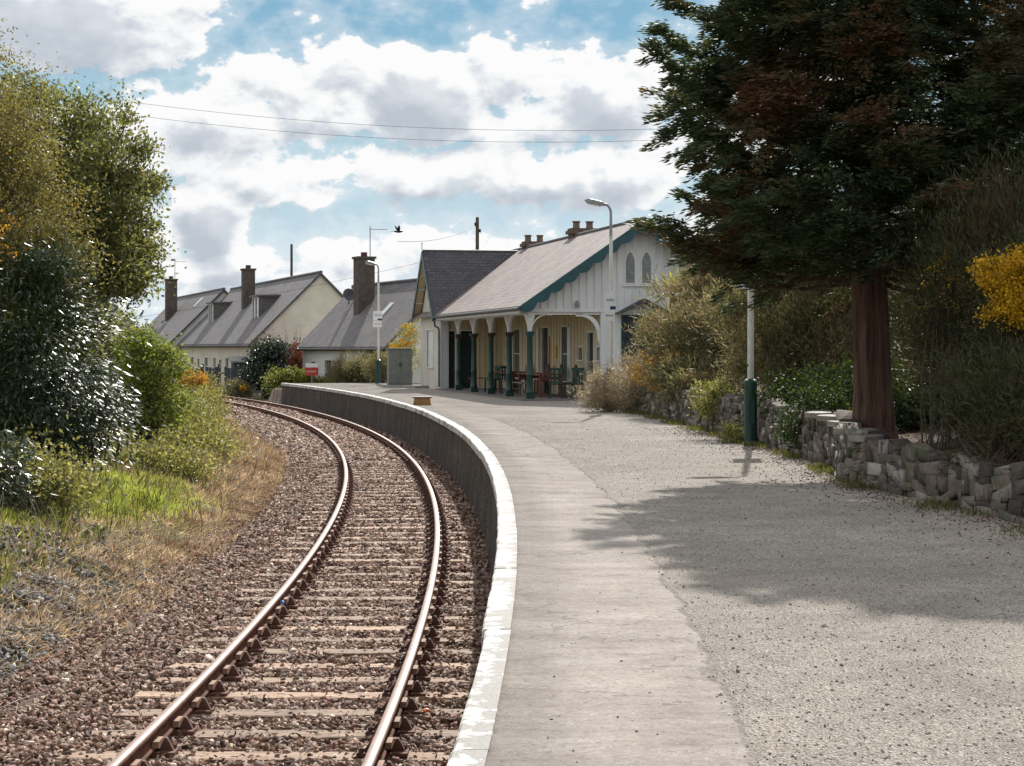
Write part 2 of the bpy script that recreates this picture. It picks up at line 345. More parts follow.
M['farwood']=foliage('far_wood_leaves',[(0,(.03,.045,.025)),(1,(.08,.10,.05))],.2)
M['grass']=foliage('green_grass_blades',[(0,(.15,.20,.05)),(.5,(.28,.33,.09)),(1,(.45,.44,.19))],.5,clump=1.5)
M['verge']=foliage('verge_grass_blades',[(0,(.05,.065,.02)),(.6,(.11,.125,.04)),(1,(.26,.22,.10))],.35,clump=2)
M['drygrass']=foliage('dry_grass_blades',[(0,(.19,.125,.075)),(.4,(.42,.30,.19)),(.8,(.62,.48,.32)),(1,(.78,.66,.48))],.4,clump=1.6,clumpamt=.6,zone=((.20,.11,.07),.52,.62),zscale=1.4,tmix=(1.1,1.05,.95))
M['deadtwig']=islandmat('bleached_twigs',[(0,(.16,.13,.1)),(.5,(.38,.34,.28)),(1,(.66,.62,.55))],bump=0)
M['litter']=islandmat('fallen_brown_leaves',[(0,(.06,.03,.02)),(.5,(.16,.085,.055)),(1,(.34,.23,.16))],bump=0)
M['palm']=foliage('strap_leaves',[(0,(.14,.16,.05)),(.6,(.30,.31,.10)),(1,(.48,.44,.20))],.4)
# buildings
M['slate_main']=slate('purple_grey_slate',1,(.165,.13,.125),(.25,.20,.19),(.25,.20,.165))
M['slate_wing']=slate('dark_slate',0,(.060,.055,.062),(.095,.085,.095),(.08,.07,.075))
M['slate_house']=slate('grey_slate',1,(.115,.105,.11),(.155,.14,.145),(.17,.145,.14))
M['whiteboard']=nmat('white_painted_boards',(.68,.69,.69),(.76,.77,.77),1.2,.6,.05,12,stretch=(1,1,.3),fa=.12)
M['cream']=nmat('cream_painted_boards',(.68,.58,.38),(.72,.62,.42),1.5,.65,.08,14,fa=.2,stretch=(1,1,.3))
M['harl']=nmat('cream_harling',(.60,.55,.48),(.74,.69,.60),1.2,.95,.7,60)
M['whiteharl']=nmat('white_harling',(.60,.60,.57),(.76,.75,.72),1.2,.95,.6,60)
M['teal']=nmat('teal_green_paint',(.012,.065,.075),(.02,.095,.105),5,.45,.1,30,.5)
M['green']=nmat('dark_green_paint',(.006,.035,.028),(.014,.065,.05),5,.4,.1,30,.5)
M['white']=nmat('white_gloss_paint',(.70,.71,.70),(.82,.82,.80),4,.45,.1,30,.5)
M['cap']=nmat('dark_brown_paint',(.04,.018,.014),(.09,.035,.028),6,.5,.2)
M['darkdoor']=nmat('dark_door_paint',(.008,.02,.018),(.018,.035,.03),4,.75,.1,30,.5)
M['glass']=glossy('window_glass',(.06,.075,.085),.08)
M['lead']=nmat('lead_flashing',(.06,.06,.065),(.13,.13,.14),4,.6,.2)
M['brick']=nmat('sooty_stone',(.085,.055,.045),(.21,.145,.12),6,.9,.6,25)
M['pot']=nmat('buff_clay_pot',(.13,.09,.07),(.22,.16,.125),6,.8,.2)
M['render']=nmat('dark_pebbledash',(.085,.068,.060),(.145,.12,.105),3,.95,.7,60)
M['redwood']=nmat('red_stained_wood',(.13,.035,.025),(.24,.075,.05),4,.55,.3,30,stretch=(1,6,6))
M['greywood']=nmat('silvered_wood',(.18,.155,.13),(.33,.29,.25),4,.8,.3,30,stretch=(1,6,6))
M['brownseat']=nmat('dark_brown_wood',(.06,.03,.025),(.12,.07,.06),4,.6,.2)
M['yellowwood']=nmat('ochre_painted_wood',(.26,.14,.05),(.40,.23,.08),6,.7,.4,30)
M['lampwhite']=nmat('off_white_lamp_paint',(.55,.55,.50),(.70,.70,.66),6,.5,.15,40,stretch=(1,1,.2))
M['lampgrey']=nmat('galvanised_steel',(.22,.24,.25),(.35,.37,.38),6,.45,.1,40,.5,.5)
M['cabinet']=nmat('grey_green_cabinet_paint',(.17,.185,.17),(.25,.265,.245),3,.6,.2,30)
M['lens']=glossy('lamp_lens',(.55,.56,.55),.15)
M['sign']=nmat('white_sign_enamel',(.74,.76,.76),(.82,.84,.84),2,.35,0)
M['purple']=nmat('purple_stripe',(.03,.025,.12),(.04,.035,.15),2,.4,0)
M['signmark']=nmat('grey_green_lettering',(.10,.19,.16),(.13,.23,.20),2,.5,0)
M['redpaint']=nmat('red_sign_paint',(.42,.04,.03),(.56,.07,.05),4,.5,0)
M['bluepl']=nmat('blue_plastic',(.01,.18,.55),(.02,.28,.7),4,.4,0)
M['orangepl']=nmat('orange_plastic',(.7,.12,.02),(.8,.18,.04),4,.5,0)
M['black']=nmat('black_rubber',(.01,.01,.012),(.03,.03,.03),4,.5,0)
M['fence']=nmat('grey_blue_weathered_fence',(.035,.045,.055),(.085,.10,.115),3,.85,.3,20,stretch=(3,3,.4))
M['concrete']=nmat('grey_concrete',(.26,.25,.235),(.38,.365,.345),2,.9,.4,50)
M['notice']=nmat('yellow_notice',(.60,.30,.02),(.75,.42,.04),4,.5,0)
M['porchfloor']=nmat('pink_grey_paving',(.17,.145,.135),(.25,.215,.20),3,.9,.3,40)

# ------------------------------------------------------------------ objects and meshes
def tag(o,label=None,cat=None,group=None,kind=None):
    if label: o['label']=label
    if cat: o['category']=cat
    if group: o['group']=group
    if kind: o['kind']=kind
    return o
def empty(name,loc=(0,0,0),rz=0,label=None,cat=None,group=None):
    o=bpy.data.objects.new(name,None); COL.objects.link(o); o.location=loc; o.rotation_euler=(0,0,rz)
    o.empty_display_size=.3
    return tag(o,label,cat,group)
def finish(me,name,mats,parent,smooth):
    for m in (mats if isinstance(mats,(list,tuple)) else [mats]): me.materials.append(M[m] if isinstance(m,str) else m)
    if smooth: me.polygons.foreach_set('use_smooth',[True]*len(me.polygons))
    o=bpy.data.objects.new(name,me); COL.objects.link(o)
    if parent is not None: o.parent=parent
    return o
def root_loc(p):
    if p is None: return Vector((0,0,0))
    v=Vector(p.location)
    return v+root_loc(p.parent)
def npmesh(name,V,F,mats,parent=None,smooth=False,world=True,mi=None):
    V=np.asarray(V,dtype=np.float32).reshape(-1,3); F=np.asarray(F,dtype=np.int32)
    if world and parent is not None: V=V-np.array(root_loc(parent),dtype=np.float32)
    me=bpy.data.meshes.new(name); k=F.shape[1]; n=len(F)
    me.vertices.add(len(V)); me.vertices.foreach_set('co',V.ravel())
    me.loops.add(n*k); me.loops.foreach_set('vertex_index',F.ravel())
    me.polygons.add(n); me.polygons.foreach_set('loop_start',np.arange(0,n*k,k,dtype=np.int32))
    me.polygons.foreach_set('loop_total',np.full(n,k,dtype=np.int32))
    if mi is not None: me.polygons.foreach_set('material_index',np.asarray(mi,dtype=np.int32))
    me.update(calc_edges=True); me.validate()
    return finish(me,name,mats,parent,smooth)
class MB:
    def __init__(s): s.v=[]; s.f=[]; s.m=[]
    def add(s,pts,faces,mi=0):
        b=len(s.v); s.v+= [tuple(p) for p in pts]
        for f in faces: s.f.append([b+i for i in f]); s.m.append(mi)
    def poly(s,pts,mi=0): s.add(pts,[list(range(len(pts)))],mi)
    def box(s,x0,y0,z0,x1,y1,z1,mi=0,M4=None):
        p=[(x0,y0,z0),(x1,y0,z0),(x1,y1,z0),(x0,y1,z0),(x0,y0,z1),(x1,y0,z1),(x1,y1,z1),(x0,y1,z1)]
        if M4 is not None: p=[M4@Vector(q) for q in p]
        s.add(p,[(0,3,2,1),(4,5,6,7),(0,1,5,4),(1,2,6,5),(2,3,7,6),(3,0,4,7)],mi)
    def tube(s,pts,rad,seg=8,mi=0,cap=True):
        pts=[Vector(p) for p in pts]; n=len(pts)
        if isinstance(rad,(int,float)): rad=[rad]*n
        b=len(s.v); up=None
        for i,p in enumerate(pts):
            t=(pts[min(i+1,n-1)]-pts[max(i-1,0)]).normalized()
            if up is None: up=t.orthogonal().normalized()
            u=(up-t*up.dot(t)); u=u.normalized() if u.length>1e-6 else t.orthogonal().normalized(); up=u; w=t.cross(u)
            for k in range(seg):
                a=2*PI*k/seg; q=p+(u*math.cos(a)+w*math.sin(a))*rad[i]; s.v.append(tuple(q))
        for i in range(n-1):
            for k in range(seg):
                k2=(k+1)%seg; s.f.append([b+i*seg+k,b+i*seg+k2,b+(i+1)*seg+k2,b+(i+1)*seg+k]); s.m.append(mi)
        if cap:
            s.f.append([b+k for k in range(seg)][::-1]); s.m.append(mi)
            s.f.append([b+(n-1)*seg+k for k in range(seg)]); s.m.append(mi)
    def lathe(s,prof,c=(0,0),seg=12,mi=0,ang0=0):
        b=len(s.v); n=len(prof)
        for r,z in prof:
            for k in range(seg):
                a=ang0+2*PI*k/seg; s.v.append((c[0]+r*math.cos(a),c[1]+r*math.sin(a),z))
        for i in range(n-1):
            for k in range(seg):
                k2=(k+1)%seg; s.f.append([b+i*seg+k,b+i*seg+k2,b+(i+1)*seg+k2,b+(i+1)*seg+k]); s.m.append(mi)
        s.f.append([b+k for k in range(seg)][::-1]); s.m.append(mi)
        s.f.append([b+(n-1)*seg+k for k in range(seg)]); s.m.append(mi)
    def prism(s,pts2,o,ax,ay,dep,mi=0):
        """polygon pts2 in the plane o+ax*u+ay*v, extruded along dep"""
        o=Vector(o); ax=Vector(ax); ay=Vector(ay); dep=Vector(dep); n=len(pts2)
        A=[o+ax*u+ay*v for u,v in pts2]; B=[p+dep for p in A]
        s.add(A+B,[list(range(n))[::-1],list(range(n,2*n))]+[(i,(i+1)%n,n+(i+1)%n,n+i) for i in range(n)],mi)
    def build(s,name,mats,parent=None,world=False,smooth=False,recalc=True):
        off=root_loc(parent) if (world and parent is not None) else Vector((0,0,0))
        me=bpy.data.meshes.new(name); me.from_pydata([(a-off.x,b-off.y,c-off.z) for a,b,c in s.v],[],s.f)
        me.polygons.foreach_set('material_index',s.m)
        if recalc:
            import bmesh
            bm=bmesh.new(); bm.from_mesh(me); bmesh.ops.recalc_face_normals(bm,faces=bm.faces); bm.to_mesh(me); bm.free()
        me.update()
        return finish(me,name,mats,parent,smooth)
def smooth_by_angle(o,deg=35):
    me=o.data; me.polygons.foreach_set('use_smooth',[True]*len(me.polygons)); me.set_sharp_from_angle(angle=R(deg))
    return o
def bevel(o,w=.01,seg=1):
    m=o.modifiers.new('bevel','BEVEL'); m.width=w; m.segments=seg; m.limit_method='ANGLE'; return o

# random geometry -----------------------------------------------------------
def unit(a): return a/np.maximum(np.linalg.norm(a,axis=-1,keepdims=True),1e-9)
def rdir(n): return unit(rng.normal(size=(n,3)))
def leaves(P,D,L,W,flat=None):
    """rhombic leaf-sized faces"""
    n=len(P); D=unit(D)
    S=unit(np.cross(D,rdir(n) if flat is None else np.array([.10,-.30,1.])[None]+rdir(n)*flat))
    L=(np.ones(n)*L*rng.uniform(.6,1.3,n))[:,None]; W=(np.ones(n)*W*rng.uniform(.7,1.3,n))[:,None]
    a=P; b=P+D*L*.45+S*W*.5; c=P+D*L; d=P+D*L*.45-S*W*.5
    V=np.stack([a,b,c,d],1).reshape(-1,3); F=np.arange(4*n).reshape(n,4)
    return V,F
def stones(P,S,flat=.7):
    """angular stone chips: jittered cubes"""
    n=len(P); S=np.ones(n)*S
    base=np.array([(-1,-1,-1),(1,-1,-1),(1,1,-1),(-1,1,-1),(-1,-1,1),(1,-1,1),(1,1,1),(-1,1,1)],float)*.5
    V=base[None]+rng.uniform(-.22,.22,(n,8,3))
    V*=rng.uniform(.55,1.25,(n,1,3))*np.array([1,1,flat])
    V*=S[:,None,None]
    q=unit(rng.normal(size=(n,4))); w,x,y,z=q.T
    Rm=np.stack([1-2*(y*y+z*z),2*(x*y-z*w),2*(x*z+y*w),2*(x*y+z*w),1-2*(x*x+z*z),2*(y*z-x*w),2*(x*z-y*w),2*(y*z+x*w),1-2*(x*x+y*y)],1).reshape(n,3,3)
    V=np.einsum('nij,nkj->nki',Rm,V)+P[:,None]
    q6=np.array([(0,3,2,1),(4,5,6,7),(0,1,5,4),(1,2,6,5),(2,3,7,6),(3,0,4,7)])
    F=(q6[None]+8*np.arange(n)[:,None,None]).reshape(-1,4)
    return V.reshape(-1,3),F
def join(lst):
    Vs=[];Fs=[];o=0
    for V,F in lst: Vs.append(V); Fs.append(F+o); o+=len(V)
    return np.concatenate(Vs),np.concatenate(Fs)
def ellips(blobs,n,shell=.45,lower=-1):
    """n points in a union of ellipsoids, weighted to the skin"""
    w=np.array([b[3]*b[4]*b[5] for b in blobs])**.7; w/=w.sum(); idx=rng.choice(len(blobs),n,p=w)
    B=np.array(blobs)[idx]; d=rdir(n); d[:,2]=np.where(d[:,2]<lower,-d[:,2],d[:,2])
    r=rng.uniform(0,1,n)**(shell); return B[:,:3]+d*B[:,3:6]*r[:,None], d
# ------------------------------------------------------------------ layout
CX,CY=-242.06,15.68
RR,RL,RE=241.25,239.75,241.98
RM=240.5
def arc(r,th): return (CX+r*math.cos(th),CY+r*math.sin(th))
def rad(x,y): return np.hypot(x-CX,y-CY)
WALL=[(5.25,5.0),(5.0,7.4),(4.66,9.3),(4.45,10.3),(4.15,11.7),(4.0,12.4),(4.30,14.0),(4.22,15.5),(4.13,16.7),(4.05,17.6),(3.90,19.0),(3.66,21.0),(3.38,24.1),(3.0,25.6),(2.75,27.5)]
WALL=[(a,b*K) for a,b in WALL]
wy=np.array([p[1] for p in WALL]); wx=np.array([p[0] for p in WALL])
def wallx(y): return np.interp(y,wy,wx)
def sst(x,a,b):
    t=np.clip((x-a)/(b-a),0,1); return t*t*(3-2*t)
def hgt(x,y):
    x=np.asarray(x,float); y=np.asarray(y,float); r=rad(x,y); tr=238.4-.85*sst(y,42,62)
    bank=-1.17+np.interp(tr-r,[0,.7,2.4,5,9],[0,.28,.85,1.2,1.45])
    bank+=(.09*np.sin(x*2.3+y*1.1)*np.cos(y*1.7-x)+.05*np.sin(x*5.1)*np.sin(y*4.3))*sst(tr-r,.1,1)
    bed=-1.17+0*x
    h=np.where(r<tr,bank,bed)
    under=(r>242.25)&(y<91)
    far=-1.17-.1*sst(r,244,260)
    h=np.where(under,-.35,np.where((r>242.25),far,h))
    right=.42+.10*sst(x-wallx(y),.3,2)+.5*sst(x-wallx(y),2,8)+.03*np.sin(x*3.1+y*2)*np.cos(y*2.7)
    rb=sst(x-wallx(y),.10,.34)*(1-sst(y,50.5,55))
    h=h*(1-rb)+right*rb
    return h
# ground
def build_ground():
    xs=np.concatenate([[-2500,-900,-300,-150,-90],np.arange(-60,-16,1.0),np.arange(-16,1,.25),np.arange(1,7,.12),np.arange(7,14,.35),np.arange(14,45,2.0),[60,110,300,900,2500]])
    ys=np.concatenate([[-2500,-600,-100,-30],np.arange(-10,4,1.0),np.arange(4,62,.35),np.arange(62,112,.7),np.arange(112,240,3.0),[260,320,500,1100,3000]])
    X,Y=np.meshgrid(xs,ys); Z=hgt(X,Y)
    farm=(np.hypot(X,Y)>235); Z=np.where(farm,-1.4,Z)
    V=np.stack([X,Y,Z],-1).reshape(-1,3); nx=len(xs); ny=len(ys)
    i=np.arange(nx-1)[None]+nx*np.arange(ny-1)[:,None]; F=np.stack([i,i+1,i+nx+1,i+nx],-1).reshape(-1,4)
    tag(npmesh('ground',V,F,'ground',smooth=True),kind='structure')
build_ground()
# platform
TH0=math.asin((-5-CY)/RE); TH1=.294
def build_platform():
    n=150; V=[];F=[]
    for i in range(n+1):
        th=TH0+(TH1-TH0)*i/n; x,y=arc(RE+.02,th); yb=y+(0 if y<74 else (y-74)*.35)
        V+=[(x,y,0),(24,yb,0),(x,y,-1.25)]
    for i in range(n):
        a=3*i; F+=[(a,a+1,a+4,a+3),(a,a+3,a+5,a+2)]
    o=npmesh('platform',V,F,'platform'); tag(o,kind='structure')
    mb=MB(); x,y=arc(RE+.02,TH1); mb.poly([(x,y,0),(24,V[3*n+1][1],0),(24,V[3*n+1][1],-1.3),(x,y,-1.3)]); mb.build('platform_end',['wallface'],o)
build_platform()
def build_platform_wall():
    root=empty('platform_wall',(*arc(RE,0),-1.2),0,'curved dark masonry face of the platform with a worn white painted edge, beside the track','retaining wall')
    V=[];F=[];n=260
    for i in range(n+1):
        th=TH0+(TH1-TH0)*i/n
        for k,(dr,z) in enumerate([(.07,-.11),(.055,-.45),(.02,-.85),(-.02,-1.25)]):
            j=.012*math.sin(i*2.7+k*3.1)+.01*math.sin(i*7.3)
            x,y=arc(RE+dr-.085+j,th); V.append((x,y,z))
    for i in range(n):
        for k in range(3): a=4*i+k; F.append((a,a+4,a+5,a+1))
    npmesh('masonry_face',V,F,'wallface',root)
    th=TH0; i=0; L=3.1/RE
    rnd=random.Random(5)
    cuts=[5.1]
    while th<TH1-.003:
        t1=min(th+L*rnd.uniform(.92,1.08),TH1); off=rnd.uniform(-.012,.012); z=rnd.uniform(-.006,.008)
        if CY+RE*math.sin(th)<9.5: off+=.02
        m=MB(); k=6; wdt=.095 if CY+RE*math.sin(th)<9.0 else .115; prof=[(-.05,-.115),(-.05,-.012),(-.038,.0),(wdt,.002),(wdt+.01,-.115)]
        for a in range(k+1):
            tt=th+.00003+(t1-th-.00006)*a/k
            for dr,dz in prof:
                jj=rnd.uniform(-.004,.004) if dr<0 else 0
                x,y=arc(RE+dr+off+jj,tt); m.v.append((x,y,.011+z*.6+dz))
        for a in range(k):
            for q in range(4):
                m.f.append([a*5+q,(a+1)*5+q,(a+1)*5+q+1,a*5+q+1]); m.m.append(0)
        m.f+=[[0,1,2,3,4],[k*5+q for q in (4,3,2,1,0)]]; m.m+=[0,0]
        m.build('coping_slab',['coping'],root,world=True)
        th=t1; i+=1
build_platform_wall()
# kerb near the cabinet
def build_kerb():
    m=MB(); pts=[(-5.6,79.1),(-4.7,75.8),(-3.8,74.7),(-3.0,75.4)]
    for a,b in zip(pts,pts[1:]):
        d=Vector((b[0]-a[0],b[1]-a[1],0)); L=d.length; Mx=Matrix.Translation((a[0],a[1],0))@Matrix.Rotation(math.atan2(d.y,d.x),4,'Z')
        m.box(0,-.07,0,L+.04,.07,.10,0,Mx)
    tag(m.build('kerb',['concrete']),kind='structure')
build_kerb()

# ------------------------------------------------------------------ railway track
ZS=-1.03  # sleeper top
def rail_mesh(r,name,parent):
    prof=[(-.035,.0),(.035,.0),(.035,.022),(.011,.035),(.011,.098),(.036,.112),(.036,.14),(.026,.15),(-.026,.15),(-.036,.14),(-.036,.112),(-.011,.098),(-.011,.035),(-.035,.022)]
    prof=[(a,ZS+.03+b) for a,b in prof]
    n=300; V=[];F=[];mi=[]; k=len(prof)
    for i in range(n+1):
        th=-.08+.62*i/n
        for dr,z in prof:
            x,y=arc(r+dr,th); V.append((x,y,z))
    for i in range(n):
        for q in range(k):
            a=i*k+q; b=i*k+(q+1)%k; F.append((a,b,b+k,a+k)); mi.append(1 if q==7 or (q in(6,8)) else 0)
    return npmesh(name,V,F,['rail_side','rail_top'],parent,mi=mi)
SLEEPERS=[]
def build_track():
    root=empty('railway_track',(*arc(RM,-.02),-1.2),0,'single rusty railway track on timber sleepers curving left past the platform','railway track')
    rail_mesh(RR,'rail',root); rail_mesh(RL,'rail',root)
    # sleeper variants
    rnd=random.Random(3); vs=[]; 
    for k in range(5):
        m=MB(); nx=10
        for i in range(nx+1):
            x=-1.3+2.6*i/nx
            for (y,z) in ((-.12,-.13),(-.12,-.004),(-.105,0),(.105,0),(.12,-.004),(.12,-.13)):
                m.v.append((x+rnd.uniform(-.006,.006)+(rnd.uniform(-.03,.03) if i in(0,nx) else 0),y+rnd.uniform(-.006,.006),z+rnd.uniform(-.006,.002)))
        for i in range(nx):
            for q in range(5): m.f.append([i*6+q,i*6+6+q,i*6+7+q,i*6+1+q]); m.m.append(0)
        m.f+=[[0,1,2,3,4,5],[nx*6+q for q in (5,4,3,2,1,0)]]; m.m+=[0,0]
        o=m.build('sleeper',['sleeper']); vs.append(o.data); bpy.data.objects.remove(o)
    # rail chair with timber key, local x = outwards across the rail
    def chair(out):
        m=MB(); m.box(-.165,-.085,0,.165,.085,.025)
        s=out
        m.prism([(.03,.02),(.13,.02),(.065,.105),(.045,.11),(.036,.09),(.014,.06)],(0,-.022,0),(-s,0,0),(0,0,1),(0,.044,0))
        m.prism([(.05,.02),(.15,.02),(.105,.105),(.088,.108)],(0,-.022,0),(s,0,0),(0,0,1),(0,.044,0))
        m.box(*( (.018,-.075,.05,.062,.10,.092) if s>0 else (-.062,-.10,.05,-.018,.075,.092) ),mi=1)
        m.lathe([(.018,.028),(.018,.05),(.008,.055)],(.135,.055),6); m.lathe([(.018,.028),(.018,.05),(.008,.055)],(-.135,-.055),6)
        o=m.build('rail_chair',['chair','key']); d=o.data; bpy.data.objects.remove(o); return d
    chR=chair(1); chL=chair(1)
    th=math.asin((8.0-CY)/RM); i=0; far=[]
    while len(vs) and i<98:
        SLEEPERS.append(th)
        x,y=arc(RM,th); j=rnd.uniform(-.05,.05)
        o=bpy.data.objects.new('sleeper',vs[i%5]); COL.objects.link(o); o.parent=root
        rz=th+rnd.uniform(-.012,.012)
        o.location=Vector((x+j*math.cos(th),y+j*math.sin(th),ZS+rnd.uniform(-.008,.008)))-root.location; o.rotation_euler=(0,0,rz+(PI if i%2 else 0))
        for r,d in ((RR,chR),(RL,chL)):
            px,py=arc(r,th)
            if i<49:
                c=bpy.data.objects.new('rail_chair',d); COL.objects.link(c); c.parent=o
                c.matrix_world=Matrix()
                lw=Matrix.Translation(Vector((px,py,ZS+.002))-root.location)@Matrix.Rotation(th,4,'Z')
                om=Matrix.Translation(o.location)@Matrix.Rotation(o.rotation_euler.z,4,'Z')
                c.matrix_parent_inverse=Matrix(); c.matrix_basis=om.inverted()@lw
            else: far.append((px,py,th))
        th+=.70/RM*rnd.uniform(.97,1.03); i+=1
    m=MB()
    for px,py,t in far:
        Mx=Matrix.Translation((px,py,ZS))@Matrix.Rotation(t,4,'Z')
        m.box(-.19,-.10,0,.19,.10,.028,0,Mx); m.box(.02,-.09,.028,.1,.09,.12,0,Mx); m.box(-.1,-.06,.028,-.03,.06,.12,0,Mx)
    tag(m.build('rail_chair',['chair'],root,world=True),kind='stuff')
build_track()
def build_ballast():
    lst=[]
    def region(n,r0,r1,y0,y1,s0,s1,keep=None,dz=0):
        r=rng.uniform(r0,r1,n); y=rng.uniform(y0,y1,n); th=np.arcsin((y-CY)/r); x=CX+r*np.cos(th)
        z=hgt(x,y)+.105
        z=np.where(r<238.5-.85*sst(y,42,62),hgt(x,y)+.03,z)
        z=np.where(r>241.35,z+.02*np.sin(x*9+y*7),z)
        near=np.minimum(abs(r-RR),abs(r-RL)); 
        k=np.ones(n,bool)
        k&=near>.05
        k&=r<241.94
        z+=rng.uniform(-.02,.025,n)+.012*np.sin(x*6.3)*np.sin(y*5.1)
        if keep is not None: k&=keep(x,y,r)
        P=np.stack([x,y,z],1)[k]; s=rng.uniform(s0,s1,len(P))
        return stones(P,s)
    # keep sleepers mostly clear near the rails' inside face
    ths=[]
    lst.append(region(76000,238.1,241.94,9,22,.022,.050))
    lst.append(region(56000,238.1,241.94,22,44,.032,.062))
    lst.append(region(32000,237.3,241.94,44,76,.06,.10))
    lst.append(region(9000,237.2,241.94,76,105,.09,.15))
    V,F=join(lst)
    # shove stones that would cover a sleeper's middle: lower them
    c=V.reshape(-1,8,3); cen=c.mean(1); r=rad(cen[:,0],cen[:,1]); th=np.arcsin((cen[:,1]-CY)/r)
    ST_=np.array(SLEEPERS); j=np.clip(np.searchsorted(ST_,th),1,len(ST_)-1); ph=np.minimum(abs(th-ST_[j-1]),abs(th-ST_[j]))*RM
    inner=(r>239.15)&(r<241.85)
    low=inner&(ph<.112)&(rng.uniform(0,1,len(cen))<.76+.2*np.sin(cen[:,0]*2.1+cen[:,1]*1.3))
    c=c[~low]; n=len(c)
    q6=np.array([(0,3,2,1),(4,5,6,7),(0,1,5,4),(1,2,6,5),(2,3,7,6),(3,0,4,7)])
    F=(q6[None]+8*np.arange(n)[:,None,None]).reshape(-1,4)
    tag(npmesh('ballast',c.reshape(-1,3),F,'ballast'),'rust brown track ballast of broken stones between and beside the rails','ballast',kind='stuff')
    # packed fill under the loose stones
    V=[];F=[];n=220; rs=[237.3,238.6,239.1,239.75,240.5,241.2,241.94]
    for i in range(n+1):
        y=2+(120-2)*i/n
        for rr in rs:
            th=math.asin((y-CY)/rr); x=CX+rr*math.cos(th); V.append((x,y,-1.078 if rr>238.4 else -1.178))
    k=len(rs)
    for i in range(n):
        for q in range(k-1): a=i*k+q; F.append((a,a+1,a+k+1,a+k))
    tag(npmesh('track_bed',V,F,'ballast_fill' if 'ballast_fill' in M else 'chairfill'),kind='structure')
    # grey stones at the foot of the bank, near
    n=34000; y=rng.uniform(9,24,n); r=rng.uniform(235.9,238.9,n); th=np.arcsin((y-CY)/r); x=CX+r*np.cos(th)
    k=rng.uniform(0,1,n)<np.clip(1.0-(y-9)/15,0,1)*np.clip((238.95-r)/.5,0,1); P=np.stack([x,y,hgt(x,y)+.02],1)[k]
    V,F=stones(P,rng.uniform(.022,.052,len(P)))
    tag(npmesh('grey_stones',V,F,'greystone'),'loose grey stones at the foot of the grassy bank left of the track','stones',kind='stuff')
M['chairfill']=nmat('ballast_fines',(.07,.04,.032),(.15,.095,.075),7,.95,.8,45,bd=.03)
build_ballast()
# loose grit on the platform
def build_grit():
    n=24000; y=6.5+rng.uniform(0,1,n)**1.7*36; x=rng.uniform(-2,6.2,n); r=rad(x,y)
    k=(x<wallx(y)-.1)&((r>243.1)|((r>242.3)&(rng.uniform(0,1,n)<.05)))
    x=x[k];y=y[k]; s=rng.uniform(.004,.012,len(x))*np.where(rng.uniform(0,1,len(x))<.012,1.8,1)
    V,F=stones(np.stack([x,y,s*.2],1),s); tag(npmesh('loose_grit',V,F,'grit'),'small loose stones scattered over the gravelled platform','grit',kind='stuff')
build_grit()

